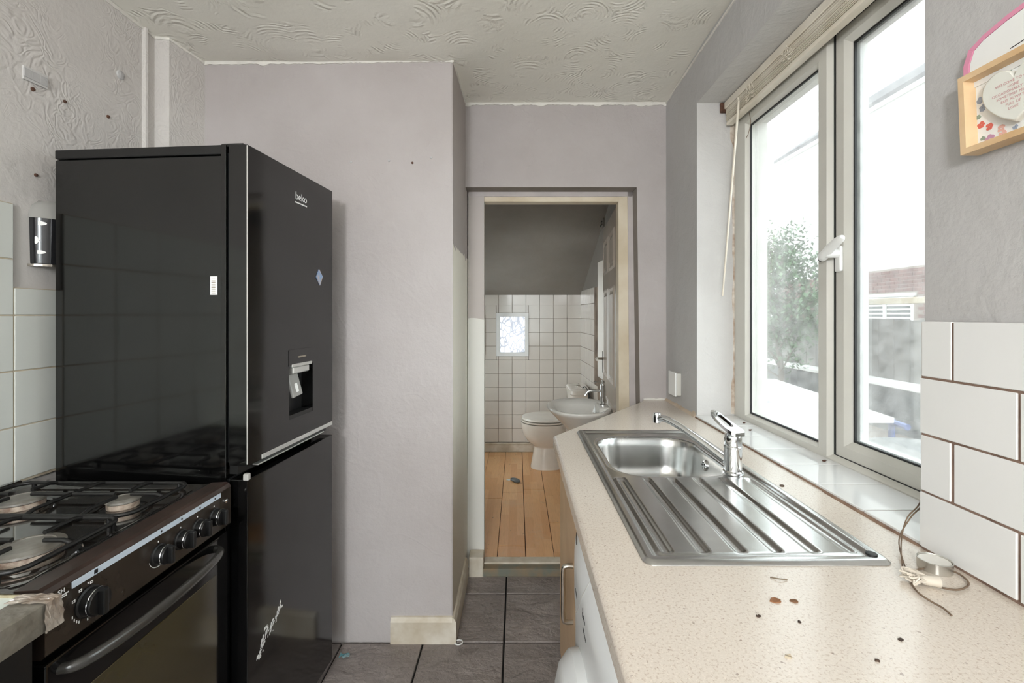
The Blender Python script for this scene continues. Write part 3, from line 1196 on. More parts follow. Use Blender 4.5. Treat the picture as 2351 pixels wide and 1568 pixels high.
# invented glazed door, unseen behind the viewpoint, added for fill daylight
D2 = thing('fill_door', 'white glazed door added unseen behind the viewpoint for fill daylight', 'door', (-0.1, YB, 0), kind='structure')
bm = new()
plate_hole(bm, [(-1.0, 0), (0.75, 0), (0.75, 2.15), (-1.0, 2.15)],
           [[(-0.92, 0.08), (-0.17, 0.08), (-0.17, 2.07), (-0.92, 2.07)], [(-0.08, 0.08), (0.67, 0.08), (0.67, 2.07), (-0.08, 2.07)]], 'xz', YB - 0.09, YB - 0.03)
obj('door_frame', bm, 'upvc_white', D2)
for a in (-0.92, -0.08):
    bm = new()
    box(bm, a - 0.005, a + 0.755, YB - 0.064, YB - 0.058, 0.075, 2.075)
    obj('pane', bm, 'glass', D2)

# ================================================================== RIGHT-HAND WORKTOP, SINK, TAP
ZW = 0.900
SX0, SX1, SKY0, SKY1 = 0.219, 0.652, 0.792, 1.711       # sink outline
bm = new()
outer = [(0.129, -0.30), (XR - 0.001, -0.30), (XR - 0.001, YD - 0.002), (0.646, YD - 0.002), (0.129, 1.649)]
hole = rrect(SX0 + 0.03, SX1 - 0.03, SKY0 + 0.03, SKY1 - 0.03, 0.03)
plate_hole(bm, outer, [hole], 'xy', ZW - 0.038, ZW)
es = []
for e in bm.edges:
    a, b = e.verts
    if abs(a.co.z - b.co.z) > 1e-4 or a.co.z < ZW - 0.01:
        continue
    def front(v):
        if abs(v.co.x - 0.129) < 1e-4:
            return True
        t = (v.co.x - 0.129) / (0.646 - 0.129)
        return abs(v.co.y - (1.649 + t * (YD - 0.002 - 1.649))) < 1e-3
    if front(a) and front(b) and len(e.link_faces) == 2 and e.calc_face_angle(0) > 0.5:
        es.append(e)
bmesh.ops.bevel(bm, geom=es, offset=0.011, segments=4, affect='EDGES', profile=0.5)
wt = obj('worktop', bm, 'laminate', loc=(0.4, 0.8, ZW - 0.038), smooth=True, angle=30)
tag(wt, 'speckled beige laminate worktop under the window holding the sink', 'worktop')
# brown sealant line where the worktop meets the sill
bm = new()
rows = []
for k in range(60):
    y = 0.86 + (1.94 - 0.86) * k / 59
    w = 0.004 + 0.004 * max(0, mnoise.noise((y * 14, 2.2, 0))) + (0.004 if 0.92 < y < 1.12 else 0)
    rows.append([(XR - 0.001, y, ZW), (XR - 0.006 - w, y, ZW), (XR - 0.006 - w * 0.6, y, ZW + 0.003), (XR - 0.001, y, ZW + 0.004)])
loft(bm, rows)
obj('sealant', bm, plain('brown_sealant', (150, 124, 104), 0.7, c2=(120, 92, 76), vscale=30), wt)
# torn filler where the worktop meets the far corner
bm = new()
rows = []
for k in range(40):
    y = 1.95 + (2.34 - 1.95) * k / 39
    h = 0.010 + 0.030 * max(0, mnoise.noise((y * 20, 9.2, 0)))
    rows.append([(XR - 0.0005, y, ZW), (XR - 0.012, y, ZW), (XR - 0.004, y, ZW + h * 0.6), (XR - 0.0005, y, ZW + h)])
loft(bm, rows)
obj('filler_edge', bm, plain('buff_filler', (206, 190, 172), 0.85, c2=(188, 170, 150)), wt)
bm = new()
rows = []
for k in range(14):
    x = 0.642 + (XR - 0.642) * k / 13
    h = 0.006 + 0.010 * abs(mnoise.noise((x * 40, 1.2, 0)))
    rows.append([(x, YD - 0.0005, ZW), (x, YD - 0.010, ZW), (x, YD - 0.004, ZW + h * 0.6), (x, YD - 0.0005, ZW + h)])
loft(bm, rows)
obj('filler_edge', bm, 'filler', wt)

sink = thing('sink', 'stainless steel sink with one bowl and a ridged drainer', 'sink', (0.43, 1.25, ZW))
BX0, BX1, BY0, BY1 = 0.268, 0.600, 1.238, 1.640        # bowl opening


def sstep(a, b, x):
    t = min(max((x - a) / (b - a), 0.0), 1.0)
    return t * t * (3 - 2 * t)


def inset_d(x, y, x0, x1, y0, y1, r):
    """signed distance inside a rounded rectangle (positive inside)"""
    cx, cy = (x0 + x1) / 2, (y0 + y1) / 2
    qx, qy = abs(x - cx) - (x1 - x0) / 2 + r, abs(y - cy) - (y1 - y0) / 2 + r
    return -(math.hypot(max(qx, 0), max(qy, 0)) + min(max(qx, qy), 0) - r)


def deck_z(x, y):
    d = inset_d(x, y, SX0, SX1, SKY0, SKY1, 0.02)
    z = ZW + 0.0015 + 0.0055 * sstep(0.0, 0.008, d) - 0.0065 * sstep(0.020, 0.030, d)      # rolled rim, then a step down
    di = inset_d(x, y, SX0 + 0.030, SX1 - 0.030, SKY0 + 0.028, 1.228, 0.02)                # drainer
    if di > 0:
        k = (x - 0.272) / 0.0665
        i = round(k)
        if 0 <= i <= 5:
            dx = abs(x - (0.272 + i * 0.0665))
            end = sstep(SKY0 + 0.036, SKY0 + 0.05, y) * (1 - sstep(1.195, 1.222, y))
            # grooves between flat-topped flutes
            z -= 0.0055 * (1 - sstep(0.005, 0.012, dx)) * end
        z += 0.0030 * sstep(0.0, 0.012, di)
    db = inset_d(x, y, BX0, BX1, BY0, BY1, 0.095)
    z -= 0.004 * sstep(-0.012, 0.0, db)
    return z


bm = new()
nx, ny = 150, 250
gv = [[None] * (nx + 1) for _ in range(ny + 1)]
for j in range(ny + 1):
    y = SKY0 + (SKY1 - SKY0) * j / ny
    for i in range(nx + 1):
        x = SX0 + (SX1 - SX0) * i / nx
        # round the outer corners
        xx, yy = x, y
        d = inset_d(x, y, SX0, SX1, SKY0, SKY1, 0.02)
        if d < 0:
            cx = min(max(x, SX0 + 0.02), SX1 - 0.02)
            cy = min(max(y, SKY0 + 0.02), SKY1 - 0.02)
            v = Vector((x - cx, y - cy))
            v = v.normalized() * 0.02
            xx, yy = cx + v.x, cy + v.y
        gv[j][i] = bm.verts.new((xx, yy, deck_z(xx, yy)))
for j in range(ny):
    for i in range(nx):
        x = SX0 + (SX1 - SX0) * (i + 0.5) / nx
        y = SKY0 + (SKY1 - SKY0) * (j + 0.5) / ny
        if inset_d(x, y, BX0, BX1, BY0, BY1, 0.095) > 0.003:
            continue
        try:
            bm.faces.new((gv[j][i], gv[j][i + 1], gv[j + 1][i + 1], gv[j + 1][i]))
        except ValueError:
            pass
bmesh.ops.delete(bm, geom=[v for v in bm.verts if not v.link_faces], context='VERTS')
# turned-down edge
edge = [e for e in bm.edges if len(e.link_faces) == 1 and inset_d(*e.verts[0].co.xy, SX0, SX1, SKY0, SKY1, 0.02) < 0.002]
r = bmesh.ops.extrude_edge_only(bm, edges=edge)
for v in [g for g in r['geom'] if isinstance(g, bmesh.types.BMVert)]:
    v.co.z = ZW + 0.0002
bmesh.ops.recalc_face_normals(bm, faces=bm.faces[:])
obj('drainer_deck', bm, 'steel', sink, smooth=True, angle=60)
bm = new()
rings = []
zt = ZW - 0.0035
for ins, dz in ((-0.007, 0.0008), (-0.002, 0.0006), (0.002, -0.002), (0.006, -0.010), (0.010, -0.03), (0.016, -0.09), (0.022, -0.118), (0.036, -0.136), (0.060, -0.144), (0.10, -0.147)):
    rr = rrect(BX0 + ins, BX1 - ins, BY0 + ins, BY1 - ins, max(0.095 - ins * 0.5, 0.01), 8)
    rings.append([(p[0], p[1], zt + dz) for p in rr])
loft(bm, rings, cap0=False, cap1=True)
obj('bowl', bm, 'steel', sink, smooth=True, angle=60)
# overflow in the bowl wall by the tap
oc = Vector((BX1 - 0.0125, 1.445, ZW - 0.040))
bm = new()
lathe(bm, [(0.017, -0.004), (0.017, 0.002), (0.012, 0.004), (0.004, 0.0045)], oc, (-1, 0, 0.08), 20)
ov = obj('overflow', bm, 'chrome', sink, smooth=True)
for k in range(5):
    a = 2 * math.pi * k / 5
    c = oc + Vector((-0.0042, 0.009 * math.cos(a), 0.009 * math.sin(a)))
    bm = new()
    lathe(bm, [(0.0026, 0), (0.0024, 0.0012)], c, (-1, 0, 0.08), 8)
    obj('overflow_hole', bm, 'gasket', ov)
bm = new()
lathe(bm, [(0.034, 0), (0.034, 0.003), (0.028, 0.004), (0.01, 0.002)], (0.415, 1.44, ZW - 0.150), (0, 0, 1), 24)
obj('waste', bm, 'chrome', sink, smooth=True)
bm = new()
lathe(bm, [(0.009, 0), (0.009, 0.003), (0.006, 0.004)], (0.628, SKY0 + 0.026, ZW + 0.006), (0, 0, 1), 16)
obj('tap_hole_plug', bm, 'gasket', sink, smooth=True)

# mixer tap
TX, TY = 0.583, 1.246
tz = ZW + 0.004
tap = thing('kitchen_tap', 'chrome single lever mixer tap standing on the steel sink', 'tap', (TX, TY, tz))
bm = new()
lathe(bm, [(0.026, 0), (0.026, 0.006), (0.0225, 0.009), (0.0225, 0.068), (0.0235, 0.070), (0.0235, 0.074), (0.022, 0.076), (0.0225, 0.095), (0.021, 0.103), (0.014, 0.108)], (TX, TY, tz), n=32)
obj('tap_body', bm, 'chrome', tap, smooth=True)
sp = [(TX - 0.012, TY + 0.018, tz + 0.030), (TX - 0.04, TY + 0.052, tz + 0.052), (TX - 0.085, TY + 0.105, tz + 0.086), (TX - 0.115, TY + 0.142, tz + 0.104), (TX - 0.132, TY + 0.162, tz + 0.110), (TX - 0.146, TY + 0.178, tz + 0.110)]
bm = new()
pts = spline(sp, 6)
tube(bm, pts, [0.013 - 0.003 * min(1, k / 12) for k in range(len(pts))], 14)
spo = obj('spout', bm, 'chrome', tap, smooth=True)
bm = new()
e = Vector(sp[-1])
lathe(bm, [(0.0115, -0.010), (0.0125, 0.0), (0.0125, 0.018), (0.010, 0.020)], e + Vector((-0.004, 0.005, 0.004)), (0, 0, -1), 18)
obj('nozzle', bm, 'chrome', spo, smooth=True)
# loop lever: wedge rising back and upwards, with a slot through it
bm = new()
ringo, ringi = [], []
LX = Vector((-0.35, 0.94, 0)).normalized()        # lever points towards the far end
SD = Vector((LX.y, -LX.x, 0))
base = Vector((TX, TY, tz + 0.104))
path = [(-0.024, 0.016, 0.000), (-0.016, 0.022, 0.004), (0.0, 0.0225, 0.008), (0.025, 0.0205, 0.018), (0.05, 0.0175, 0.030), (0.068, 0.013, 0.039), (0.074, 0.006, 0.042)]
lowr, upr = [], []
for t, w, h in path:
    upr.append((t, w, h + 0.010))
outl = [base + LX * t + SD * w + Vector((0, 0, h)) for t, w, h in upr] + [base + LX * t - SD * w + Vector((0, 0, h)) for t, w, h in upr[::-1]]
n = len(outl)
innr = []
for p in outl:
    q = p - base
    t = q.dot(LX)
    s = q.dot(SD)
    tt = 0.006 + (t + 0.024) / 0.098 * 0.058
    innr.append(base + LX * tt + SD * (s * 0.52) + Vector((0, 0, 0.016 + (tt - 0.0) * 0.52)))
dn = Vector((0, 0, -0.010))
vo = [bm.verts.new(p) for p in outl]; vi = [bm.verts.new(p) for p in innr]
wo = [bm.verts.new(p + dn) for p in outl]; wi = [bm.verts.new(p + dn) for p in innr]
for i in range(n):
    j = (i + 1) % n
    bm.faces.new((vo[i], vo[j], vi[j], vi[i]))
    bm.faces.new((wo[i], wi[i], wi[j], wo[j]))
    bm.faces.new((vo[i], wo[i], wo[j], vo[j]))
    bm.faces.new((vi[i], vi[j], wi[j], wi[i]))
bmesh.ops.recalc_face_normals(bm, faces=bm.faces[:])
obj('lever', bm, 'chrome', tap, smooth=True)

# ------------------------------------------------------------------ beech base cabinet and washing machine under the worktop
XCAB = 0.156
cab = thing('base_cabinet', 'beech veneer base cabinet under the far end of the worktop', 'cabinet', (0.4, 1.41, 0))
bm = new()
prism(bm, [(XCAB + 0.02, 1.165), (0.72, 1.165), (0.72, 2.18), (0.62, 2.18), (XCAB + 0.02, 1.66)], 'xy', 0.10, 0.72)
prism(bm, [(XCAB + 0.02, 1.165), (0.20, 1.165), (0.20, 1.66), (XCAB + 0.02, 1.66)], 'xy', 0.72, 0.8615)
prism(bm, [(0.68, 1.165), (0.72, 1.165), (0.72, 2.18), (0.68, 2.18)], 'xy', 0.72, 0.8615)
obj('carcass', bm, 'beech', cab)
bm = new()
box(bm, XCAB, XCAB + 0.019, 1.170, 1.668, 0.115, 0.856, 0.002)
dr = obj('cabinet_door', bm, 'beech', cab)
bm = new()
hy0 = 1.285
tube(bm, spline([(XCAB + 0.002, hy0, 0.632), (XCAB - 0.018, hy0, 0.632), (XCAB - 0.027, hy0, 0.620), (XCAB - 0.027, hy0, 0.55), (XCAB - 0.027, hy0, 0.488), (XCAB - 0.018, hy0, 0.476), (XCAB + 0.002, hy0, 0.476)], 6), 0.0065, 10)
obj('handle', bm, 'nickel', dr, smooth=True)
bm = new()
prism(bm, [(0.22, 1.17), (0.70, 1.17), (0.70, 2.12), (0.64, 2.12), (0.22, 1.62)], 'xy', 0.0, 0.10)
obj('plinth', bm, 'beech', cab)

wm = thing('washing_machine', 'white front loading washing machine under the worktop', 'washing machine', (0.45, 0.86, 0))
WA, WB = 0.562, 1.158
bm = new()
box(bm, 0.178, 0.74, WA, WB, 0.012, 0.855, 0.006, 2)
obj('casing', bm, 'white_enamel', wm, smooth=True)


def wm_x(y, z):
    u = (y - (WA + WB) / 2) / ((WB - WA) / 2)
    x = 0.150 - 0.022 * (1 - abs(u) ** 3.0)
    x += 0.040 * max(0.0, (z - 0.765) / 0.09) ** 2.2
    x += 0.022 * max(0.0, abs(u) - 0.9) / 0.1
    return x


def wm_front(name, y0, y1, z0, z1, off=0.0, ny_=40, nz_=24):
    bm = new()
    rows = []
    for k in range(nz_ + 1):
        z = z0 + (z1 - z0) * k / nz_
        rows.append([(wm_x(y0 + (y1 - y0) * i / ny_, z) + off, y0 + (y1 - y0) * i / ny_, z) for i in range(ny_ + 1)] + [(0.182, y1, z), (0.182, y0, z)])
    loft(bm, rows)
    return obj(name, bm, 'white_enamel', wm, smooth=True, angle=50)


wm_front('front_panel', WA, WB, 0.02, 0.690)
wm_front('control_panel', WA, WB, 0.694, 0.848, -0.003)
# drawer seam curve on the control panel
bm = new()
tube(bm, [(wm_x(y, z) - 0.0035, y, z) for y, z in [(0.98 - 0.10 * math.sin(t * 1.57), 0.70 + 0.13 * t) for t in [k / 10 for k in range(11)]]], 0.0012, 6)
obj('drawer_seam', bm, 'silver', wm)
bm = new()
dc = Vector((wm_x(0.86, 0.45), 0.86, 0.45))
lathe(bm, [(0.215, 0.0), (0.212, 0.018), (0.19, 0.038), (0.165, 0.046), (0.14, 0.040), (0.05, 0.030)], dc, (-1, 0, 0), 40)
wd = obj('porthole_door', bm, 'white_enamel', wm, smooth=True)
bm = new()
lathe(bm, [(0.150, 0.042), (0.11, 0.052), (0.02, 0.060)], dc, (-1, 0, 0), 36)
obj('porthole_glass', bm, 'black', wd, smooth=True)


def wm_print(s, y, z, size, align='LEFT'):
    m = basis((wm_x(y, z) - 0.0034, y, z), (0, -1, 0.0), (0.05, 0, 1))
    obj('print', text_bm(s, size, m, 0.0003, align), 'black_print', wm)


wm_print('8', 0.885, 0.755, 0.026)
for y, z, n_, w in ((1.118, 0.80, 7, 0.006), (1.00, 0.735, 6, 0.004), (0.868, 0.762, 4, 0.004), (0.872, 0.738, 9, 0.003)):
    bm = new()
    for k in range(n_):
        yy = y - k * w * 1.35
        box(bm, wm_x(yy, z) - 0.0036, wm_x(yy, z) - 0.0028, yy - w * 0.4, yy + w * 0.4, z - w * 0.7, z + w * random.uniform(0.5, 1.1))
    obj('print_mark', bm, 'black_print', wm)

# ================================================================== GAS COOKER
XK, KY0, KY1, ZK = -0.760, 0.743, 1.226, 0.877
KB = -1.325
ck = thing('gas_cooker', 'greasy black freestanding gas cooker beside the fridge', 'cooker', (-1.03, 0.985, 0))
bm = new()
box(bm, KB, XK - 0.045, KY0, KY1, 0.03, ZK - 0.02, 0.004)
obj('casing', bm, 'black_soft', ck)
bm = new()
prism(bm, [(XK - 0.05, 0.774), (XK - 0.006, 0.774), (XK, 0.780), (XK, ZK - 0.002), (XK - 0.006, ZK + 0.002), (XK - 0.05, ZK + 0.002)], 'xz', KY0, KY1)
cpn = obj('control_panel', bm, 'panel_black', ck)
bm = new()
box(bm, XK - 0.001, XK + 0.0012, 0.788, 1.183, ZK - 0.0135, ZK - 0.002)
stp = obj('label_strip', bm, 'label_strip', cpn)
for yy in (0.832, 0.985, 1.045, 1.105, 1.160):
    bm = new()
    s_ = 0.0034 if yy < 0.9 else 0.0018
    box(bm, XK + 0.001, XK + 0.002, yy - s_, yy + s_, ZK - 0.0078 - s_, ZK - 0.0078 + s_)
    obj('strip_mark', bm, 'black_print', stp)
# hob top: front rail, enamel tray with a rim
bm = new()
prism(bm, [(XK, ZK), (XK - 0.004, ZK + 0.008), (XK - 0.012, ZK + 0.011), (XK - 0.050, ZK + 0.009), (XK - 0.052, ZK - 0.006), (XK, ZK - 0.002)], 'xz', KY0, KY1)
obj('front_rail', bm, 'brown_black', ck)
bm = new()
rings = []
for ins, z in ((0.0, ZK - 0.02), (0.0, ZK + 0.003), (0.004, ZK + 0.007), (0.022, ZK + 0.007), (0.030, ZK - 0.002), (0.040, ZK - 0.009), (0.05, ZK - 0.011)):
    rr = rrect(KB + ins, XK - 0.046 - ins, KY0 + ins, KY1 - ins, max(0.05 - ins * 0.3, 0.02) if ins > 0.01 else 0.008, 6)
    rings.append([(p[0], p[1], z) for p in rr])
loft(bm, rings, cap0=False, cap1=True)
obj('hob_tray', bm, 'hob', ck, smooth=True, angle=50)
ZH = ZK - 0.011
# splash-back lip
bm = new()
box(bm, KB - 0.004, KB + 0.014, KY0, KY1, ZK - 0.01, ZK + 0.016, 0.003)
obj('rear_lip', bm, 'hob', ck)
for (x, y, r) in ((-0.932, 0.880, 0.050), (-0.944, 1.107, 0.031), (-1.190, 1.107, 0.043), (-1.190, 0.870, 0.040)):
    bm = new()
    lathe(bm, [(r * 1.55, 0), (r * 1.5, 0.004), (r * 1.15, 0.006), (r * 1.0, 0.004), (r * 0.5, 0.004)], (x, y, ZH), n=36)
    bs = obj('burner_base', bm, 'hob', ck, smooth=True)
    bm = new()
    prof = [(r * 0.95, 0.004), (r * 1.02, 0.007), (r * 1.02, 0.018), (r * 0.95, 0.020)]
    lathe(bm, prof, (x, y, ZH), n=36)
    obj('burner_ring', bm, 'burner_ring', bs, smooth=True)
    bm = new()
    lathe(bm, [(r * 1.04, 0.019), (r * 1.10, 0.021), (r * 1.08, 0.025), (r * 0.78, 0.028), (r * 0.74, 0.0265), (r * 0.7, 0.027), (r * 0.1, 0.0275)], (x, y, ZH), n=36)
    obj('burner_cap', bm, 'burner_cap', bs, smooth=True)


def rack(y0, y1, burners):
    bm = new()
    x0, x1 = KB + 0.045, XK - 0.085
    zr_ = ZH + 0.030
    loop = [(p[0], p[1], zr_) for p in rrect(x0, x1, y0, y1, 0.03, 5)]
    tube(bm, loop + loop[:1], 0.0048, 8)
    # feet
    for (fx, fy) in ((x0 + 0.03, y0), (x1 - 0.03, y0), (x0 + 0.03, y1), (x1 - 0.03, y1)):
        tube(bm, [(fx, fy, zr_), (fx, fy, ZH)], 0.005, 8)
    # middle bar and fingers reaching over each burner
    ym = (y0 + y1) / 2
    for (bx_, by_, br_) in burners:
        g = br_ * 0.62
        for sgn, lim in ((1, y1), (-1, y0)):
            tube(bm, [(bx_, lim, zr_), (bx_, lim - sgn * 0.02, zr_ + 0.006), (bx_, by_ + sgn * g, zr_ + 0.006)], 0.0045, 8)
    xm = (burners[0][0] + burners[1][0]) / 2
    for (bx_, by_, br_) in burners:
        s_ = 1 if bx_ > xm else -1
        g = br_ * 0.62
        edge_ = x1 if s_ > 0 else x0
        tube(bm, [(edge_, by_, zr_), (edge_ - s_ * 0.02, by_, zr_ + 0.006), (bx_ + s_ * g, by_, zr_ + 0.006)], 0.0045, 8)
        tube(bm, [(xm, by_, zr_ + 0.006), (bx_ - s_ * g, by_, zr_ + 0.006)], 0.0045, 8)
    tube(bm, [(xm, y0, zr_), (xm, y0 + 0.02, zr_ + 0.006), (xm, y1 - 0.02, zr_ + 0.006), (xm, y1, zr_)], 0.0045, 8)
    o = tag(obj('pan_support', bm, 'iron', loc=((x0 + x1) / 2, ym, ZH), smooth=True, angle=50),
            'black wire pan support over the front and rear burners nearest the fridge' if ym > 0.99 else 'black wire pan support over the burners beside the taped worktop', 'pan support')
    return o


rack(1.000, 1.196, [(-0.944, 1.107, 0.031), (-1.190, 1.107, 0.043)])
rack(0.776, 0.990, [(-0.932, 0.880, 0.050), (-1.190, 0.870, 0.040)])
# knobs
for i, (yy, r) in enumerate(((0.818, 0.0235), (0.978, 0.0195), (1.043, 0.0195), (1.098, 0.0195), (1.158, 0.0195))):
    zz = 0.824
    bm = new()
    lathe(bm, [(r * 1.12, 0), (r * 1.12, 0.003), (r, 0.005), (r, 0.020), (r * 0.92, 0.023), (r * 0.2, 0.0235)], (XK, yy, zz), (1, 0, 0), 28)
    kb = obj('knob', bm, 'black_soft', cpn, smooth=True)
    bm = new()
    box(bm, XK + 0.020, XK + 0.034, yy - r * 0.24, yy + r * 0.24, zz - r * 0.95, zz + r * 0.95, 0.003, 2)
    obj('grip', bm, 'black_soft', kb, smooth=True)
    bm = new()
    lathe(bm, [(r * 1.01, 0.0165), (r * 1.03, 0.0175), (r * 1.01, 0.0185)], (XK, yy, zz), (1, 0, 0), 28)
    obj('chrome_ring', bm, 'chrome', kb, smooth=True)
    bm = new()
    box(bm, XK - 0.001, XK + 0.0006, yy - 0.001, yy + 0.001, zz + r * 1.3, zz + r * 1.3 + 0.003)
    obj('dial_mark', bm, 'white_print', cpn)
for k, a in enumerate((200, 214, 226, 236, 268, 150, 118, 78)):
    rr = 0.031
    yy, zz = 0.818 - rr * math.cos(R(a)) * -1, 0.824 + rr * math.sin(R(a))
    yy = 0.818 + rr * math.cos(R(a))
    bm = new()
    if a in (118, 78, 150):
        plate_hole(bm, yz(yy - 0.0028, yy + 0.0028, zz - 0.0022, zz + 0.0022), [yz(yy - 0.0018, yy + 0.0018, zz - 0.0012, zz + 0.0012)], 'yz', XK, XK + 0.0006)
    else:
        box(bm, XK - 0.001, XK + 0.0006, yy - 0.0008, yy + 0.0008, zz - 0.0022, zz + 0.0022)
    obj('dial_mark', bm, 'white_print', cpn)
# flame arc under the second knob
bm = new()
arc = [(XK + 0.0004, 0.978 + 0.025 * math.cos(R(a)), 0.824 + 0.025 * math.sin(R(a))) for a in range(195, 320, 10)]
tube(bm, arc, [0.0003 + 0.0014 * k / len(arc) for k in range(len(arc))], 6)
obj('dial_mark', bm, 'white_print', cpn)
bm = new()
lathe(bm, [(0.006, 0), (0.006, 0.004), (0.003, 0.006)], (XK, 1.203, 0.846), (1, 0, 0), 14)
obj('ignition_button', bm, 'chrome', cpn, smooth=True)
m_ = basis((XK + 0.0003, 0.7635, 0.8665), (0, 1, 0), (0, 0, 1))
obj('brand_print', text_bm('SH', 0.0105, m_, 0.0003, 'LEFT'), 'white_print', cpn)
bm = new()
for k in range(2):
    for q in range(6 - k):
        y = 0.763 + q * 0.0034
        box(bm, XK, XK + 0.0005, y, y + 0.0026, 0.8615 - k * 0.0034, 0.8637 - k * 0.0034)
obj('small_print', bm, 'white_print', cpn)
# oven door with glass and bowed handle
bm = new()
box(bm, XK - 0.042, XK - 0.004, KY0 + 0.003, KY1 - 0.003, 0.17, 0.762, 0.006, 2)
od = obj('oven_door', bm, 'black', ck, smooth=True)
bm = new()
box(bm, XK - 0.006, XK - 0.0025, KY0 + 0.055, KY1 - 0.055, 0.26, 0.672, 0.001)
obj('oven_glass', bm, 'oven_glass', od)
bm = new()
hp_ = spline([(XK - 0.008, 0.772, 0.738), (XK + 0.018, 0.79, 0.738), (XK + 0.034, 0.86, 0.738), (XK + 0.040, 0.975, 0.738), (XK + 0.034, 1.09, 0.738), (XK + 0.018, 1.155, 0.738), (XK - 0.008, 1.172, 0.738)], 8)
rings = []
for i, p in enumerate(hp_):
    d = (hp_[min(i + 1, len(hp_) - 1)] - hp_[max(i - 1, 0)]).normalized()
    u = Vector((0, 0, 1))
    v = d.cross(u)
    k = math.sin(math.pi * (0.12 + 0.76 * i / (len(hp_) - 1)))
    rings.append([p + u * (0.0115 * (0.6 + 0.4 * k) * math.cos(2 * math.pi * q / 14)) + v * (0.0085 * math.sin(2 * math.pi * q / 14)) for q in range(14)])
loft(bm, rings)
obj('oven_handle', bm, black_gloss('black_chrome_handle', (60, 58, 55), 0.2, 0), od, smooth=True, angle=60)
bm = new()
box(bm, XK - 0.042, XK - 0.010, KY0 + 0.003, KY1 - 0.003, 0.03, 0.16, 0.004)
obj('storage_drawer', bm, 'black', ck)

# ------------------------------------------------------------------ left worktop, taped edge, black unit below
LXF, LZ1, LZ0, LYE = -0.722, 0.890, 0.852, 0.722
bm = new()
box(bm, XL + 0.010, LXF, 0.08, LYE, LZ0, LZ1, 0.002)
lw = tag(obj('pale_worktop', bm, 'worktop_pale', loc=(-1.0, 0.4, LZ0)), 'glossy pale worktop with a grey taped edge beside the cooker', 'worktop')
bm = new()
rows = []
for k in range(60):
    y = 0.082 + (LYE - 0.082) * k / 59
    w = 0.0016 * mnoise.noise((y * 40, 0, 1))
    u = 0.004 * mnoise.noise((y * 22, 3, 1))
    rows.append([(LXF, y, LZ0 - 0.003), (LXF + 0.004 + w, y, LZ0 - 0.004), (LXF + 0.0055 - w, y, LZ0 + 0.018 + w), (LXF + 0.004 + w, y, LZ1 + 0.0005), (LXF - 0.002, y, LZ1 + 0.0028 + w),
                 (LXF - 0.030 + u, y, LZ1 + 0.0022 - w), (LXF - 0.050 - u, y, LZ1 + 0.0012), (LXF - 0.050 - u, y, LZ1 + 0.0002), (LXF, y, LZ1 + 0.0001)])
loft(bm, rows)
obj('edge_trim', bm, 'edge_grey', lw, smooth=True, angle=40)
bm = new()
rnd = random.Random(3)
nx_, ny_ = 18, 10
gv = []
for j in range(ny_ + 1):
    row = []
    for i in range(nx_ + 1):
        u = i / nx_
        v_ = j / ny_
        y = 0.698 + 0.024 * v_ + 0.002 * rnd.uniform(-1, 1) + 0.006 * v_ * u
        if u < 0.6:
            x = LXF - 0.055 + 0.062 * u / 0.6
            z = LZ1 + 0.0045
        else:
            x = LXF + 0.0075
            z = LZ1 + 0.004 - 0.046 * (u - 0.6) / 0.4
        row.append(bm.verts.new((x + rnd.uniform(0, 0.0016), y, z - 0.001 + rnd.uniform(0, 0.002))))
    gv.append(row)
for j in range(ny_):
    for i in range(nx_):
        bm.faces.new((gv[j][i], gv[j][i + 1], gv[j + 1][i + 1], gv[j + 1][i]))
obj('tape', bm, 'tape', lw)
bm = new()
box(bm, XL + 0.012, LXF - 0.02, LYE - 0.003, LYE + 0.002, LZ1 - 0.010, LZ1 + 0.003, 0.001)
obj('end_seal', bm, plain('dirty_sealant', (186, 180, 150), 0.6, c2=(120, 108, 80), vscale=40), lw)

un = thing('black_base_unit', 'black base unit under the pale worktop', 'cabinet', (-1.0, 0.43, 0))
bm = new()
box(bm, XL + 0.02, -0.765, 0.13, 0.718, 0.10, 0.8515, 0.002)
obj('carcass', bm, 'black_soft', un)
bm = new()
box(bm, -0.765, -0.745, 0.135, 0.712, 0.11, 0.842, 0.003)
obj('unit_door', bm, 'black_soft', un)
bm = new()
box(bm, XL + 0.05, -0.775, 0.13, 0.728, 0.0, 0.10)
obj('plinth', bm, 'black_soft', un)

# ================================================================== FRIDGE FREEZER (built in its own turned frame)
fr = thing('fridge_freezer', 'tall black glossy fridge freezer with a water dispenser', 'fridge', (-0.723, 1.238, 0), rz=-R(4.7))
FW, FD, FH = 0.474, 0.565, 1.790


def fpart(name, bm, mat, parent=None, **kw):
    return obj(name, bm, mat, parent or fr, local=True, **kw)


bm = new()
box(bm, -FD, -0.066, 0.0, FW, 0.03, FH - 0.028, 0.003)
cabn = fpart('cabinet', bm, 'black')
bm = new()
box(bm, -FD, -0.066, -0.001, FW + 0.001, FH - 0.026, FH, 0.004, 2)
fpart('top_cap', bm, 'black_soft', cabn)
bm = new()
box(bm, -0.066, -0.052, 0.010, FW - 0.010, 0.93, FH - 0.02)
box(bm, -0.066, -0.052, 0.010, FW - 0.010, 0.07, 0.885)
fpart('door_seal', bm, 'gasket')
bm = new()
box(bm, -0.074, -0.060, -0.002, 0.004, 0.05, FH, 0.001)
fpart('side_trim', bm, 'chrome' if False else 'black')
for y0 in (0.012, FW - 0.06):
    bm = new()
    box(bm, -0.085, -0.02, y0, y0 + 0.045, FH - 0.004, FH + 0.008, 0.003)
    fpart('hinge_cover', bm, 'black_soft')
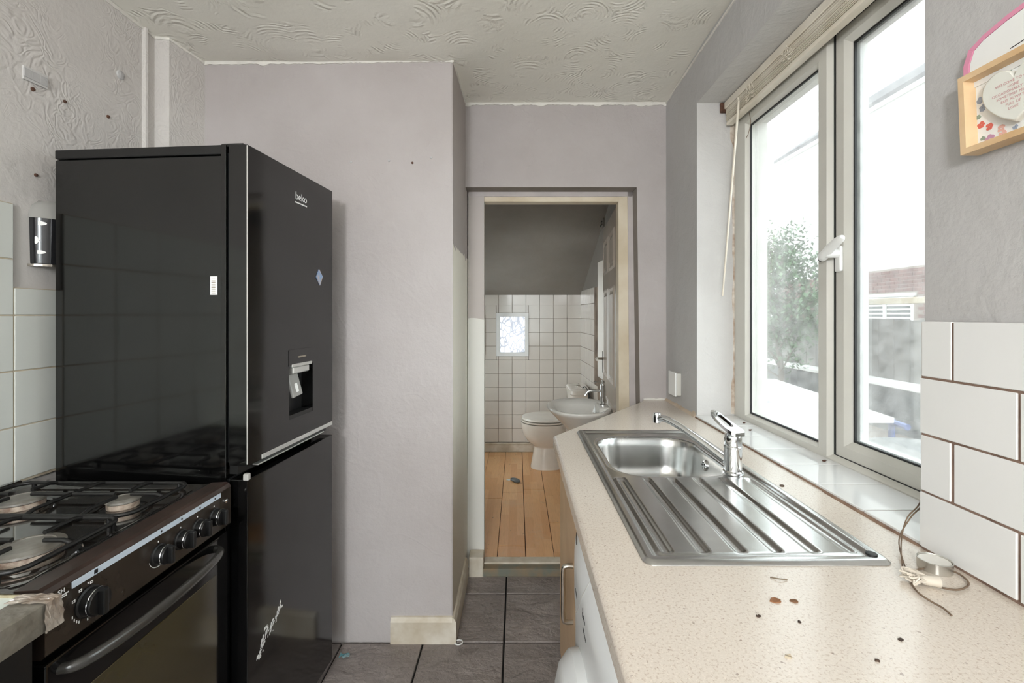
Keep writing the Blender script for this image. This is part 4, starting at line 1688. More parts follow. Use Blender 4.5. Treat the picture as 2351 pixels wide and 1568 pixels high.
# upper door with a real recess for the dispenser
DY0, DY1, DZ0, DZ1 = 0.195, 0.335, 1.005, 1.170
bm = new()
plate_hole(bm, yz(0.0, FW, 0.926, FH - 0.002), [yz(DY0, DY1, DZ0, DZ1)], 'yz', -0.052, 0.0)
ud = fpart('upper_door', bm, 'black_door')
bm = new()
box(bm, -0.002, 0.0008, -0.0004, 0.0010, 0.93, FH - 0.004)
fpart('edge_highlight', bm, 'silver', ud)
bm = new()
box(bm, -0.050, -0.026, 0.0, FW, 0.903, 0.926)
fpart('grip_recess', bm, 'black_soft', ud)
bm = new()
box(bm, -0.004, 0.0025, 0.060, FW - 0.004, 0.926, 0.939, 0.001)
fpart('grip_strip', bm, 'silver', ud)
bm = new()
box(bm, -0.024, -0.006, 0.055, FW - 0.05, 0.910, 0.914, 0.001)
fpart('grip_lip', bm, 'silver', ud)
bm = new()
box(bm, -0.046, -0.040, DY0, DY1, DZ0, DZ1)
box(bm, -0.042, -0.001, DY0, DY1, DZ0, DZ0 + 0.012)
disp = fpart('dispenser', bm, 'black_soft', ud)
bm = new()
plate_hole(bm, rrect(DY0 - 0.003, DY1 + 0.003, DZ1, 1.222, 0.004, 3), [], 'yz', -0.001, 0.0012)
fpart('dispenser_panel', bm, 'black_door', ud)
bm = new()
box(bm, -0.020, 0.004, DY0 + 0.012, DY1 - 0.010, DZ1 - 0.004, DZ1 + 0.006, 0.002)
box(bm, -0.030, 0.001, DY0 + 0.022, DY1 - 0.022, DZ1 - 0.026, DZ1 - 0.004, 0.003)
fpart('dispenser_spout', bm, 'silver', ud)
bm = new()
rot = Matrix.Translation((-0.018, DY0 + 0.045, DZ1 - 0.030)) @ Matrix.Rotation(R(6), 4, 'X') @ Matrix.Rotation(R(-12), 4, 'Y')
box(bm, -0.006, 0.004, -0.028, 0.028, -0.072, 0.006, 0.004, 2, mat=rot)
pad = fpart('dispenser_paddle', bm, 'clear', ud)
bm = new()
box(bm, 0.004, 0.006, -0.006, 0.006, -0.058, -0.030, 0.002, mat=rot)
fpart('paddle_mark', bm, 'white_print', ud)
m_ = basis((0.0012, 0.262, 1.700), (0, 1, 0), (0, 0, 1))
fpart('brand_print', text_bm('beko', 0.034, m_, 0.0004), 'white_print', ud)
bm = new()
box(bm, 0.0, 0.0014, 0.228, 0.296, 1.688, 1.692)
fpart('brand_underline', bm, 'white_print', ud)
bm = new()
for k in range(7):
    box(bm, 0.001, 0.0018, 0.242 + k * 0.0072, 0.2476 + k * 0.0072, 1.194, 1.199)
fpart('small_print', bm, 'grey_print', ud)
# lower door
bm = new()
box(bm, -0.052, 0.0, 0.0, FW, 0.055, 0.888, 0.003, 2)
ld = fpart('lower_door', bm, 'black_door', smooth=True)
bm = new()
box(bm, -0.012, 0.002, -0.002, 0.012, 0.886, 0.904, 0.002)
fpart('door_hinge_pin', bm, 'silver')
# scuffed remains of stickers low on the door
rnd = random.Random(12)
for (y0, z0, y1, z1) in ((0.045, 0.372, 0.082, 0.432), (0.092, 0.408, 0.150, 0.458)):
    bm = new()
    for k in range(46):
        t = rnd.random()
        y = y0 + (y1 - y0) * t + rnd.uniform(-0.008, 0.008)
        z = z0 + (z1 - z0) * t + rnd.uniform(-0.012, 0.012)
        w, h = rnd.uniform(0.0015, 0.006), rnd.uniform(0.002, 0.012)
        prism(bm, [(y, z), (y + w, z + h * 0.2), (y + w * 1.3, z + h), (y + w * 0.2, z + h * 0.8)], 'yz', -0.0003, 0.0005)
    fpart('sticker_residue', bm, 'white_print', ld)
# barcode sticker on the side
bm = new()
box(bm, -0.105, -0.085, -0.0012, 0.001, 1.385, 1.435)
bc = fpart('barcode_sticker', bm, 'white_paper', cabn)
bm = new()
for k in range(9):
    box(bm, -0.101, -0.090, -0.0018, -0.0008, 1.389 + k * 0.0048, 1.389 + k * 0.0048 + 0.0012 + 0.0012 * (k % 3 == 0))
fpart('barcode_bars', bm, 'grey_print', bc)
# coil ends of the rear condenser
for zc in (1.30, 1.19, 1.075, 0.965):
    bm = new()
    tube(bm, [(-FD - 0.004 + 0.012 * math.cos(R(a)), 0.02, zc + 0.014 * math.sin(R(a))) for a in range(60, 301, 20)], 0.0028, 6)
    fpart('condenser_coil', bm, 'gasket')

# magnet on the fridge door
pm = WM[fr.name] @ Vector((0.0014, 0.376, 1.462))
bm = new()
Mr = WM[fr.name]
pts = [(0.355, 1.462), (0.374, 1.490), (0.398, 1.466), (0.380, 1.434)]
prism(bm, pts, 'yz', 0.0002, 0.003)
bmesh.ops.transform(bm, matrix=Mr, verts=bm.verts[:])
mg = tag(obj('fridge_magnet', bm, plain('blue_picture_print', (120, 160, 205), 0.35, c2=(206, 178, 150), vscale=70), loc=pm), 'small diamond-shaped blue and white magnet on the black fridge door', 'magnet')

# ================================================================== BLIND
bl = thing('venetian_blind', 'raised ivory venetian blind stacked at the window head', 'blind', (0.885, 1.4, 2.12))
BY_0, BY_1 = WY0 + 0.012, 1.930
bm = new()
box(bm, 0.866, 0.908, BY_0, BY_1, 2.190, 2.219, 0.002)
obj('headrail', bm, 'blind', bl)
me_sl = tile_mesh('blind_slat', 0.027, BY_1 - BY_0 - 0.008, 0.0021, 'blind', 0.0006)
for k in range(17):
    o = inst('slat', me_sl, (random.uniform(-0.002, 0.002), (BY_0 + BY_1) / 2 - 1.4, 0.0195 + k * 0.0030), bl, (0, random.uniform(-0.015, 0.015), 0))
bm = new()
box(bm, 0.872, 0.900, BY_0 + 0.003, BY_1 - 0.003, 2.120, 2.136, 0.004, 2)
obj('bottom_rail', bm, 'blind', bl, smooth=True)
rnd = random.Random(5)
for (yc) in (1.715, 1.478, 1.05):
    bm = new()
    for k in range(14):
        y = yc + rnd.uniform(-0.03, 0.03)
        z = 2.14 + rnd.random() * 0.045
        tube(bm, [(0.868, y, z), (0.862, y + rnd.uniform(-0.02, 0.02), z + rnd.uniform(-0.01, 0.015)), (0.868, y + rnd.uniform(-0.02, 0.02), z - 0.008)], 0.0012, 5)
    obj('ladder_string', bm, 'blind', bl)
bm = new()
tube(bm, [(0.862, 1.80, 2.178), (0.860, 1.79, 2.16), (0.846, 1.90, 1.41)], [0.003, 0.0045, 0.0035], 8)
obj('tilt_wand', bm, 'blind', bl, smooth=True)
bm = new()
tube(bm, spline([(0.905, 1.80, 2.12), (0.906, 1.79, 2.08), (0.906, 1.805, 2.045), (0.906, 1.825, 2.03)], 5), 0.0012, 5)
obj('loose_thread', bm, 'cord', bl)
# corroded bracket at the far top corner
bm = new()
box(bm, 0.852, 0.905, 1.931, 1.9425, 2.178, 2.220, 0.003)
obj('bracket', bm, 'rust', bl)
# crumbling plaster below the bracket
bm = new()
rnd = random.Random(8)
rows = []
for k in range(40):
    z = 2.17 - (2.17 - 0.915) * k / 39
    w = 0.004 + 0.010 * max(0, mnoise.noise((z * 8, 0.4, 0))) + (0.012 if z > 2.06 else 0) + (0.008 if z < 1.05 else 0)
    rows.append([(0.914, 1.943, z), (0.914 - w, 1.943, z), (0.914 - w * 0.7, 1.9405, z), (0.914, 1.939, z)])
loft(bm, rows)
obj('crumbled_plaster', bm, plain('crumbling_plaster', (226, 218, 206), 0.9, c2=(176, 152, 132), vscale=26, bump=0.8, bscale=60, bdist=0.01), wall_right)

# ------------------------------------------------------------------ pull cord of the blind with its tassels
cp = [(0.876, 0.905, 2.117), (0.860, 0.902, 1.85), (0.835, 0.898, 1.50), (0.812, 0.896, 1.20), (0.800, 0.895, 1.08), (0.792, 0.893, 1.02)]
cd = thing('blind_cord', 'knotted brown blind cord trailing onto the worktop', 'cord', (0.72, 0.83, ZW))
bm = new()
tube(bm, spline(cp, 8), 0.0016, 6)
cu1 = obj('cord', bm, 'cord', cd, smooth=True)
k1 = Vector(cp[-1])
bm = new()
bmesh.ops.create_icosphere(bm, subdivisions=2, radius=0.0055, matrix=Matrix.Translation(k1))
obj('knot', bm, 'cord', cd, smooth=True)
kz = ZW + 0.003
land = on_z(2085, 1312, kz)
for off in (0.0, 0.006):
    bm = new()
    q = on_z(2064 + off * 900, 1240, kz + 0.012)
    tube(bm, spline([k1, k1 + Vector((-0.012 - off, -0.006, -0.05)), (0.748 - off, 0.878, 0.945), q, land + Vector((-0.004, off, 0.004)), land], 8), 0.0012, 6)
    obj('cord', bm, 'cord', cd, smooth=True)
bm = new()
lp = [land, on_z(2130, 1305, kz), on_z(2190, 1312, kz), on_z(2224, 1338, kz), on_z(2200, 1354, kz), on_z(2150, 1346, kz), on_z(2110, 1330, kz)]
tube(bm, spline(lp, 8), 0.0015, 6)
obj('cord', bm, 'cord', cd, smooth=True)
bm = new()
lp = [on_z(2092, 1340, kz), on_z(2110, 1362, kz), on_z(2140, 1382, kz), on_z(2165, 1396, kz), on_z(2185, 1413, kz)]
tube(bm, spline(lp, 8), 0.0014, 6)
obj('cord', bm, 'cord', cd, smooth=True)
bm = new()
rnd = random.Random(2)
c0 = on_z(2098, 1325, kz + 0.006)
for k in range(14):
    a = [c0 + Vector((rnd.uniform(-0.016, 0.016), rnd.uniform(-0.016, 0.016), rnd.uniform(-0.005, 0.008))) for _ in range(4)]
    tube(bm, spline(a, 5), 0.0016, 5)
obj('tangle', bm, 'pale_cord', cd, smooth=True)
bm = new()
a, b = on_z(2112, 1330, kz + 0.006), on_z(2158, 1336, kz + 0.007)
tube(bm, [a, a.lerp(b, 0.15), a.lerp(b, 0.9), b], [0.004, 0.007, 0.0085, 0.008], 12)
obj('tassel', bm, 'pale_cord', cd, smooth=True)

# tealight
tp = on_z(2146, 1307, ZW)
tl = thing('tealight', 'used tealight candle in a tin cup beside the blind cord', 'candle', tp)
bm = new()
lathe(bm, [(0.0225, 0.0), (0.0235, 0.001), (0.0242, 0.017), (0.0228, 0.0175), (0.0222, 0.014), (0.002, 0.0138)], tp, n=32)
obj('tin_cup', bm, 'aluminium', tl, smooth=True)
bm = new()
lathe(bm, [(0.0218, 0.012), (0.0215, 0.0155), (0.002, 0.0148)], tp, n=32)
obj('wax', bm, 'wax', tl, smooth=True)

# ------------------------------------------------------------------ framed heart plaque on the grey wall
XP = XR
PY1, PY0, PZ0, PZ1 = 0.762, 0.606, 1.592, 1.720
pf = thing('picture_frame', 'small pale oak box frame with a white heart plaque', 'picture', (XP, 0.684, PZ0))
bm = new()
XFt = XP - 0.030
rr = []
for x, i in ((XP - 0.001, 0.0), (XFt, 0.0), (XFt, 0.0095), (XP - 0.012, 0.0115)):
    rr.append([(x, p[0] - (0.005 if p[1] < PZ0 + 0.05 else 0), p[1]) for p in yz(PY0 + i, PY1 - i, PZ0 + i, PZ1 - i)])
loft(bm, rr, True, False)
obj('box_frame', bm, 'oak', pf)
bm = new()
box(bm, XP - 0.012, XP - 0.010, PY0 + 0.004, PY1 - 0.008, PZ0 + 0.004, PZ1 - 0.004)
bk = obj('floral_card', bm, 'white_paper', pf)
XB = XP - 0.0122


def heart(cx, cz_, s):
    half = [(0, 0.50), (0.14, 0.76), (0.40, 0.92), (0.70, 0.88), (0.93, 0.66), (1.0, 0.32), (0.92, -0.05), (0.70, -0.40), (0.38, -0.74), (0, -1.0)]
    sp_ = [(p.x, p.y) for p in spline([(a, b, 0) for a, b in half], 4)]
    out = sp_ + [(-a, b) for a, b in sp_[-2:0:-1]]
    return [(cx + a * s * 16.5, cz_ + b * s * 15.0 + 0.001) for a, b in out]


hc = (0.682, 1.660)
bm = new()
rr = []
for x, s in ((XB, 0.00292), (XB - 0.007, 0.00295), (XB - 0.010, 0.00288), (XB - 0.0115, 0.0027)):
    rr.append([(x, p[0], p[1]) for p in heart(hc[0], hc[1], s)])
loft(bm, rr)
obj('heart_plaque', bm, plain('cream_ceramic', (228, 228, 220), 0.35, var=0.01), pf, smooth=True, angle=50)
lines = ['WELCOME TO OUR', 'HOME', 'OCCASIONALLY LOUD', 'SOMETIMES MESSY', 'BUT ALWAYS', 'FULL OF', 'LOVE']
pr = plain('rose_print', (206, 160, 160), 0.6, var=0.02)
for i, s in enumerate(lines):
    m_ = basis((XB - 0.0118, hc[0], hc[1] + 0.0165 - i * 0.0066), (0, -1, 0), (0, 0, 1))
    obj('print_line', text_bm(s, 0.0056, m_, 0.0001, spacing=1.05), pr, pf)
# painted flowers on the card
rnd = random.Random(21)
cols = [plain('coral_petal', (222, 112, 98), 0.7), plain('mauve_petal', (196, 150, 178), 0.7), plain('pink_petal', (232, 182, 170), 0.7),
        plain('sage_leaf', (150, 166, 150), 0.7), plain('blue_grey_petal', (158, 168, 186), 0.7)]


def flower(y, z, r, col, petals=5):
    bm = new()
    for k in range(petals):
        a = 2 * math.pi * k / petals + rnd.random()
        prism(bm, [(y + r * 0.55 * math.cos(a) + r * 0.5 * math.cos(b), z + r * 0.55 * math.sin(a) + r * 0.42 * math.sin(b)) for b in [2 * math.pi * q / 7 for q in range(7)]], 'yz', XB - 0.0003 - 0.00004 * k, XB + 0.0002)
    obj('painted_flower', bm, col, bk)


for (y, z, r, c) in ((0.741, 1.636, 0.006, 0), (0.728, 1.628, 0.006, 0), (0.738, 1.613, 0.004, 3), (0.727, 1.608, 0.008, 1), (0.710, 1.618, 0.006, 2), (0.708, 1.609, 0.006, 2),
                     (0.690, 1.612, 0.004, 4), (0.668, 1.616, 0.005, 3), (0.650, 1.617, 0.008, 0), (0.640, 1.606, 0.006, 2), (0.630, 1.625, 0.006, 1),
                     (0.738, 1.662, 0.006, 4), (0.742, 1.676, 0.006, 4), (0.732, 1.690, 0.006, 4), (0.722, 1.697, 0.007, 4), (0.712, 1.694, 0.005, 4), (0.698, 1.697, 0.004, 3), (0.699, 1.703, 0.004, 3),
                     (0.745, 1.650, 0.004, 3), (0.624, 1.65, 0.006, 4), (0.628, 1.69, 0.006, 4)):
    flower(y, z, r, cols[c])
# white tag with pink ribbon behind the frame
hp2 = thing('hanging_plaque', 'white hanging plaque edged with pink ribbon above the framed heart', 'plaque', (XP, 0.69, 1.70))
def plaque(pad):
    return [(0.757 + pad, 1.70), (0.757 + pad * 1.2, 1.742), (0.750 + pad, 1.760 + pad * 0.7), (0.735, 1.7685 + pad), (0.70, 1.777 + pad), (0.66, 1.783 + pad), (0.60, 1.790 + pad), (0.60, 1.70)]
bm = new()
prism(bm, plaque(0.0), 'yz', XP - 0.014, XP - 0.001)
obj('board', bm, 'white_paper', hp2)
bm = new()
po, pi_ = plaque(0.009), plaque(0.001)
for k in range(6):
    prism(bm, [po[k], po[k + 1], pi_[k + 1], pi_[k]], 'yz', XP - 0.015 + 0.001 * (k > 1), XP - 0.002)
obj('ribbon', bm, 'pink', hp2)
bm = new()
tube(bm, [(XP - 0.0145, 0.695, 1.732), (XP - 0.0145, 0.676, 1.734)], 0.0006, 5)
obj('staple', bm, 'gasket', hp2)

# ------------------------------------------------------------------ dispenser with patterned cup on the left wall
cn = thing('wall_dispenser', 'black and white patterned cup dispenser with a clear dome lid', 'dispenser', (XL, 1.335, 1.466))


def dring(z, dx, dy, n_=20):
    return [(XL + 0.0005 + dx * math.sin(math.pi * k / n_), 1.335 - dy * math.cos(math.pi * k / n_), z) for k in range(n_ + 1)]


bm = new()
loft(bm, [dring(1.472, 0.044, 0.058), dring(1.475, 0.046, 0.060), dring(1.600, 0.050, 0.063)])
M['pattern_black'] = plain('black_plastic_film', (30, 30, 32), 0.15, spec=0.7)
obj('cup', bm, 'pattern_black', cn, smooth=True)
bm = new()
loft(bm, [dring(1.466, 0.050, 0.068), dring(1.472, 0.050, 0.068)])
obj('foot', bm, 'nickel', cn)
bm = new()
loft(bm, [dring(1.600, 0.052, 0.066), dring(1.618, 0.050, 0.064), dring(1.638, 0.042, 0.055), dring(1.652, 0.028, 0.038), dring(1.656, 0.010, 0.012)])
obj('dome_lid', bm, 'clear', cn, smooth=True)
rnd = random.Random(4)
for (a, z, w, h) in ((0.16, 1.585, 0.015, 0.010), (0.10, 1.538, 0.008, 0.018), (0.15, 1.505, 0.015, 0.009), (0.42, 1.57, 0.012, 0.012), (0.40, 1.52, 0.012, 0.014), (0.42, 1.49, 0.01, 0.008)):
    t = math.pi * a
    f_ = 0.0485
    c = Vector((XL + 0.0015 + f_ * math.sin(t), 1.335 - 0.0618 * math.cos(t), z))
    tang = Vector((f_ * math.cos(t), 0.0618 * math.sin(t), 0)).normalized()
    nn = tang.cross(Vector((0, 0, 1)))
    m_ = basis(c, tang, (0, 0, 1))
    bm = new()
    prism(bm, [(w * 0.6 * math.cos(b) + w * 0.2 * math.cos(2 * b), h * 0.6 * math.sin(b)) for b in [2 * math.pi * q / 10 for q in range(10)]], 'xy', -0.001, 0.001)
    bmesh.ops.transform(bm, matrix=m_, verts=bm.verts[:])
    obj('white_motif', bm, 'white_print', cn)

# ------------------------------------------------------------------ litter on the worktop, sill and floor
deb = [('leaf_scrap', 1783, 1380, 0.011, (150, 104, 70), 'dry brown leaf scrap on the worktop in front of the sink', 'leaf'),
       ('leaf_scrap', 1822, 1381, 0.006, (122, 88, 62), 'tiny crumbled leaf flake beside the brown leaf scrap', 'leaf'),
       ('twig', 1788, 1330, 0.012, (120, 104, 84), 'thin curled twig on the worktop near the drainer edge', 'twig'),
       ('dirt_crumb', 1742, 1416, 0.004, (70, 54, 44), 'dark crumb on the worktop left of the bright reflection', 'crumb'),
       ('dirt_crumb', 1836, 1429, 0.003, (60, 46, 38), 'single dark crumb on the open worktop', 'crumb'),
       ('dirt_crumb', 2068, 1470, 0.004, (64, 52, 44), 'pair of dark specks on the worktop near the tiles', 'crumb'),
       ('dirt_crumb', 1810, 1508, 0.006, (190, 176, 154), 'pale flake on the worktop near its front', 'crumb'),
       ('leaf_scrap', 1795, 1116, 0.008, (92, 72, 56), 'dark withered leaf between the drainer and the sill', 'leaf'),
       ('dirt_crumb', 2015, 1518, 0.004, (80, 62, 50), 'dark crumb alone on the worktop towards the near tiles', 'crumb')]
rnd = random.Random(31)
for (nm, px, py, s, c, lb, ct) in deb:
    p = on_z(px, py, ZW)
    bm = new()
    k = 9
    top_ = [(p.x + s * rnd.uniform(0.5, 1.1) * math.cos(2 * math.pi * q / k), p.y + s * rnd.uniform(0.3, 0.9) * math.sin(2 * math.pi * q / k), p.z + rnd.uniform(0.0008, 0.003)) for q in range(k)]
    if nm == 'twig':
        tube(bm, spline([p + Vector((-s, 0.004, 0.001)), p + Vector((0, -0.004, 0.003)), p + Vector((s, -0.003, 0.001))], 6), 0.0009, 5)
    else:
        loft(bm, [[(a[0], a[1], p.z + 0.0001) for a in top_], top_])
    tag(obj(nm, bm, plain('litter_%d_%d' % (px, py), c, 0.8), loc=p), lb, ct, 'dry litter on the worktop')
for (px, py, lb) in ((1655, 975, 'small dead fly on the sill beside the tap lever'), (1708, 972, 'dead fly in the far corner of the sill'), (1722, 989, 'small dark bug on the sill by the fixed pane'), (1892, 1060, 'reddish dead bug at the foot of the mullion')):
    p = on_z(px, py, WZ0 + 0.0155)
    p.x = min(p.x, 0.905)
    bm = new()
    bmesh.ops.create_icosphere(bm, subdivisions=2, radius=0.0045, matrix=Matrix.Translation(p + Vector((0, 0, 0.0028))) @ Matrix.Diagonal((1.3, 0.7, 0.6, 1)))
    for sg in (-1, 1):
        prism(bm, [(p.x, p.y), (p.x + 0.006, p.y + sg * 0.005), (p.x + 0.008, p.y + sg * 0.002)], 'xy', p.z + 0.004, p.z + 0.0045)
    tag(obj('dead_fly', bm, 'rust', loc=p), lb, 'fly', 'dead flies on the sill', )
# floor litter
p = on_z(1053, 1476, 0.001)
bm = new()
ring = [(p.x + 0.016 * math.cos(2 * math.pi * q / 24), p.y + 0.014 * math.sin(2 * math.pi * q / 24), 0.004) for q in range(24)]
tube(bm, ring + ring[:1], 0.0028, 6)
tag(obj('plastic_ring', bm, 'white_print', loc=(p.x, p.y, 0)), 'small white plastic ring on the floor by the skirting corner', 'ring')
p = on_z(791, 1507, 0.001)
bm = new()
gvx = []
for q in range(5):
    gvx.append([(p.x - 0.02 + 0.01 * q, p.y + 0.010 * (w_ - 1) + 0.004 * math.sin(q * 2 + w_), 0.0015 + 0.006 * abs(math.sin(q * 1.7 + w_))) for w_ in range(3)])
vv = [[bm.verts.new(a) for a in r_] for r_ in gvx]
for a, b in zip(vv[:-1], vv[1:]):
    for w_ in range(2):
        bm.faces.new((a[w_], a[w_ + 1], b[w_ + 1], b[w_]))
bmesh.ops.solidify(bm, geom=bm.faces[:], thickness=0.0008)
tag(obj('plastic_scrap', bm, plain('teal_film', (104, 178, 190), 0.4, c2=(220, 230, 230), vscale=60), loc=(p.x, p.y, 0)), 'crumpled teal plastic scrap on the floor beside the fridge', 'scrap')

# ================================================================== ADDED FILL LAMP, unseen behind the viewpoint
pl = thing('fill_lamp', 'round white fill lamp added unseen behind the viewpoint', 'lamp', (-0.45, -1.5, 1.80))
em = NT('fill_lamp_glow')
em.b.inputs['Base Color'].default_value = (0.9, 0.9, 0.88, 1)
em.b.inputs['Emission Color'].default_value = (0.97, 0.985, 1.0, 1)
em.b.inputs['Emission Strength'].default_value = LAMP
lc = Vector((-0.45, -1.5, 1.80))
bm = new()
bmesh.ops.create_uvsphere(bm, u_segments=14, v_segments=8, radius=0.13, matrix=Matrix.Translation(lc))
obj('fill_lamp_globe', bm, em.m, pl, smooth=True)
bm = new()
tube(bm, [lc + Vector((0, 0, 0.125)), (lc.x, lc.y, ceil_z(lc.x, lc.y) - 0.001)], 0.006, 8)
obj('fill_lamp_flex', bm, 'white_print', pl)
bm = new()
lathe(bm, [(0.045, -0.03), (0.05, -0.004), (0.05, 0.0)], (lc.x, lc.y, ceil_z(lc.x, lc.y) - 0.002), n=20)
obj('fill_lamp_rose', bm, 'white_print', pl)

# ================================================================== BATHROOM THINGS
TYc = 3.93
wc = thing('toilet', 'white close coupled toilet with its lid down', 'toilet', (0.3, TYc, ZF))
bm = new()
rings = []
for z, cx, rx, ry, p in ((ZF, 0.250, 0.135, 0.115, 2.6), (0.06, 0.250, 0.132, 0.112, 2.6), (0.215, 0.252, 0.105, 0.095, 2.4), (0.232, 0.250, 0.112, 0.105, 2.2),
                         (0.27, 0.242, 0.155, 0.14, 2.1), (0.33, 0.236, 0.188, 0.168, 2.1), (0.40, 0.235, 0.198, 0.178, 2.1), (0.425, 0.235, 0.200, 0.180, 2.1)):
    rings.append(ellipse(cx, TYc, z, rx, ry, 36, p))
loft(bm, rings)
box(bm, 0.36, 0.585, TYc - 0.09, TYc + 0.09, 0.20, 0.415, 0.02, 3)
obj('pan', bm, 'porcelain_old', wc, smooth=True, angle=50)
bm = new()
loft(bm, [ellipse(0.238, TYc, 0.432, 0.199, 0.182, 36, 2.1), ellipse(0.238, TYc, 0.436, 0.203, 0.186, 36, 2.1), ellipse(0.238, TYc, 0.447, 0.203, 0.186, 36, 2.1)])
obj('seat', bm, 'porcelain_old', wc, smooth=True)
bm = new()
loft(bm, [ellipse(0.240, TYc, 0.452, 0.198, 0.180, 36, 2.1), ellipse(0.240, TYc, 0.456, 0.202, 0.184, 36, 2.1), ellipse(0.240, TYc, 0.470, 0.196, 0.178, 36, 2.1), ellipse(0.240, TYc, 0.478, 0.17, 0.15, 36, 2.1)])
obj('lid', bm, 'porcelain_old', wc, smooth=True)
bm = new()
box(bm, 0.39, 0.44, TYc - 0.06, TYc + 0.06, 0.425, 0.450, 0.004)
obj('hinge_block', bm, 'gasket', wc)
bm = new()
rings = [[(x, y, z) for x, y in rrect(0.44 + i, 0.588, TYc - 0.19 + i, TYc + 0.19 - i, 0.05, 5)] for z, i in ((0.415, 0.02), (0.43, 0.012), (0.66, 0.0), (0.675, 0.0))]
loft(bm, rings)
cis = obj('cistern', bm, 'porcelain_old', wc, smooth=True)
bm = new()
rings = [[(x, y, z) for x, y in rrect(0.432 + i, 0.590, TYc - 0.198 + i, TYc + 0.198 - i, 0.055, 5)] for z, i in ((0.676, 0.004), (0.682, 0.0), (0.712, 0.0), (0.724, 0.012), (0.729, 0.05))]
loft(bm, rings)
obj('cistern_lid', bm, 'porcelain_old', cis, smooth=True)
bm = new()
lathe(bm, [(0.024, 0), (0.024, 0.005), (0.02, 0.008)], (0.515, TYc, 0.728), n=20)
obj('flush_button', bm, 'nickel', cis, smooth=True)
bm = new()
tube(bm, spline([(0.545, TYc - 0.10, 0.728), (0.560, TYc - 0.16, 0.742), (0.575, TYc - 0.21, 0.70), (0.578, TYc - 0.222, 0.60), (0.588, TYc - 0.225, 0.50)], 8), 0.004, 6)
obj('supply_hose', bm, 'gasket', wc, smooth=True)

BCX, BCY, BZ = 0.368, 2.752, 0.792
ba = thing('wash_basin', 'white oval wash basin on a pedestal inside the bathroom', 'basin', (BCX, BCY, ZF))
bm = new()
rings = []
for k, dz in ((0.30, -0.20), (0.42, -0.165), (0.62, -0.11), (0.82, -0.06), (0.95, -0.028), (1.0, -0.015), (1.0, -0.004), (0.985, 0.0), (0.90, -0.002), (0.80, -0.010), (0.74, -0.03), (0.66, -0.065), (0.50, -0.10), (0.25, -0.118), (0.05, -0.12)):
    sh = 0.0 if dz > -0.02 else 0.05 * (1 - k) if k < 0.99 and len(rings) < 6 else 0.0
    rings.append(ellipse(BCX + sh, BCY, BZ + dz, 0.188 * k, 0.252 * k, 44, 2.15))
loft(bm, rings)
box(bm, 0.475, 0.545, BCY - 0.085, BCY + 0.085, BZ - 0.05, BZ + 0.002, 0.012, 3)
obj('bowl', bm, 'porcelain', ba, smooth=True, angle=60)
bm = new()
loft(bm, [ellipse(0.45, BCY, z, rx, ry, 28) for z, rx, ry in ((ZF, 0.085, 0.10), (0.07, 0.08, 0.095), (0.30, 0.062, 0.07), (0.55, 0.07, 0.085), (0.62, 0.085, 0.11))])
obj('pedestal', bm, 'porcelain_old', ba, smooth=True)
bm = new()
lathe(bm, [(0.012, 0), (0.012, 0.004), (0.008, 0.006)], (BCX + 0.088, BCY, BZ - 0.055), (-1, 0, 0.4), 14)
obj('overflow', bm, 'nickel', ba)
bt = thing('basin_tap', 'chrome pillar mixer tap on the wash basin', 'tap', (0.512, BCY, BZ + 0.002))
bm = new()
lathe(bm, [(0.022, 0), (0.022, 0.005), (0.0165, 0.008), (0.0165, 0.118), (0.015, 0.124), (0.012, 0.126)], (0.512, BCY, BZ + 0.002), n=24)
obj('tap_body', bm, 'chrome', bt, smooth=True)
bm = new()
tube(bm, spline([(0.505, BCY, BZ + 0.085), (0.46, BCY, BZ + 0.088), (0.425, BCY, BZ + 0.083), (0.405, BCY, BZ + 0.058)], 6), 0.008, 10)
obj('spout', bm, 'chrome', bt, smooth=True)
bm = new()
tube(bm, [(0.512, BCY, BZ + 0.122), (0.512, BCY, BZ + 0.150)], 0.010, 12)
tube(bm, [(0.516, BCY, BZ + 0.138), (0.455, BCY - 0.01, BZ + 0.142)], 0.004, 8)
obj('lever', bm, 'chrome', bt, smooth=True)
# floor litter in the bathroom
p = on_z(1183, 1106, ZF)
bm = new()
bmesh.ops.create_uvsphere(bm, u_segments=20, v_segments=10, radius=1.0, matrix=Matrix.Translation(p + Vector((0, 0, 0.013))) @ Matrix.Rotation(R(-50), 4, 'Z') @ Matrix.Diagonal((0.052, 0.027, 0.0135, 1)))
tag(obj('plastic_case', bm, plain('blue_grey_plastic', (112, 116, 118), 0.4), loc=p, smooth=True), 'small grey oval plastic case on the bathroom wood floor', 'case')
p = on_z(1168, 1102, ZF)
bm = new()
prism(bm, [(p.x - 0.022, p.y), (p.x, p.y + 0.02), (p.x + 0.018, p.y + 0.008), (p.x + 0.004, p.y - 0.016)], 'xy', ZF + 0.0005, ZF + 0.002)
tag(obj('paper_scrap', bm, 'white_paper', loc=p), 'torn white paper scrap beside the grey plastic case', 'scrap')

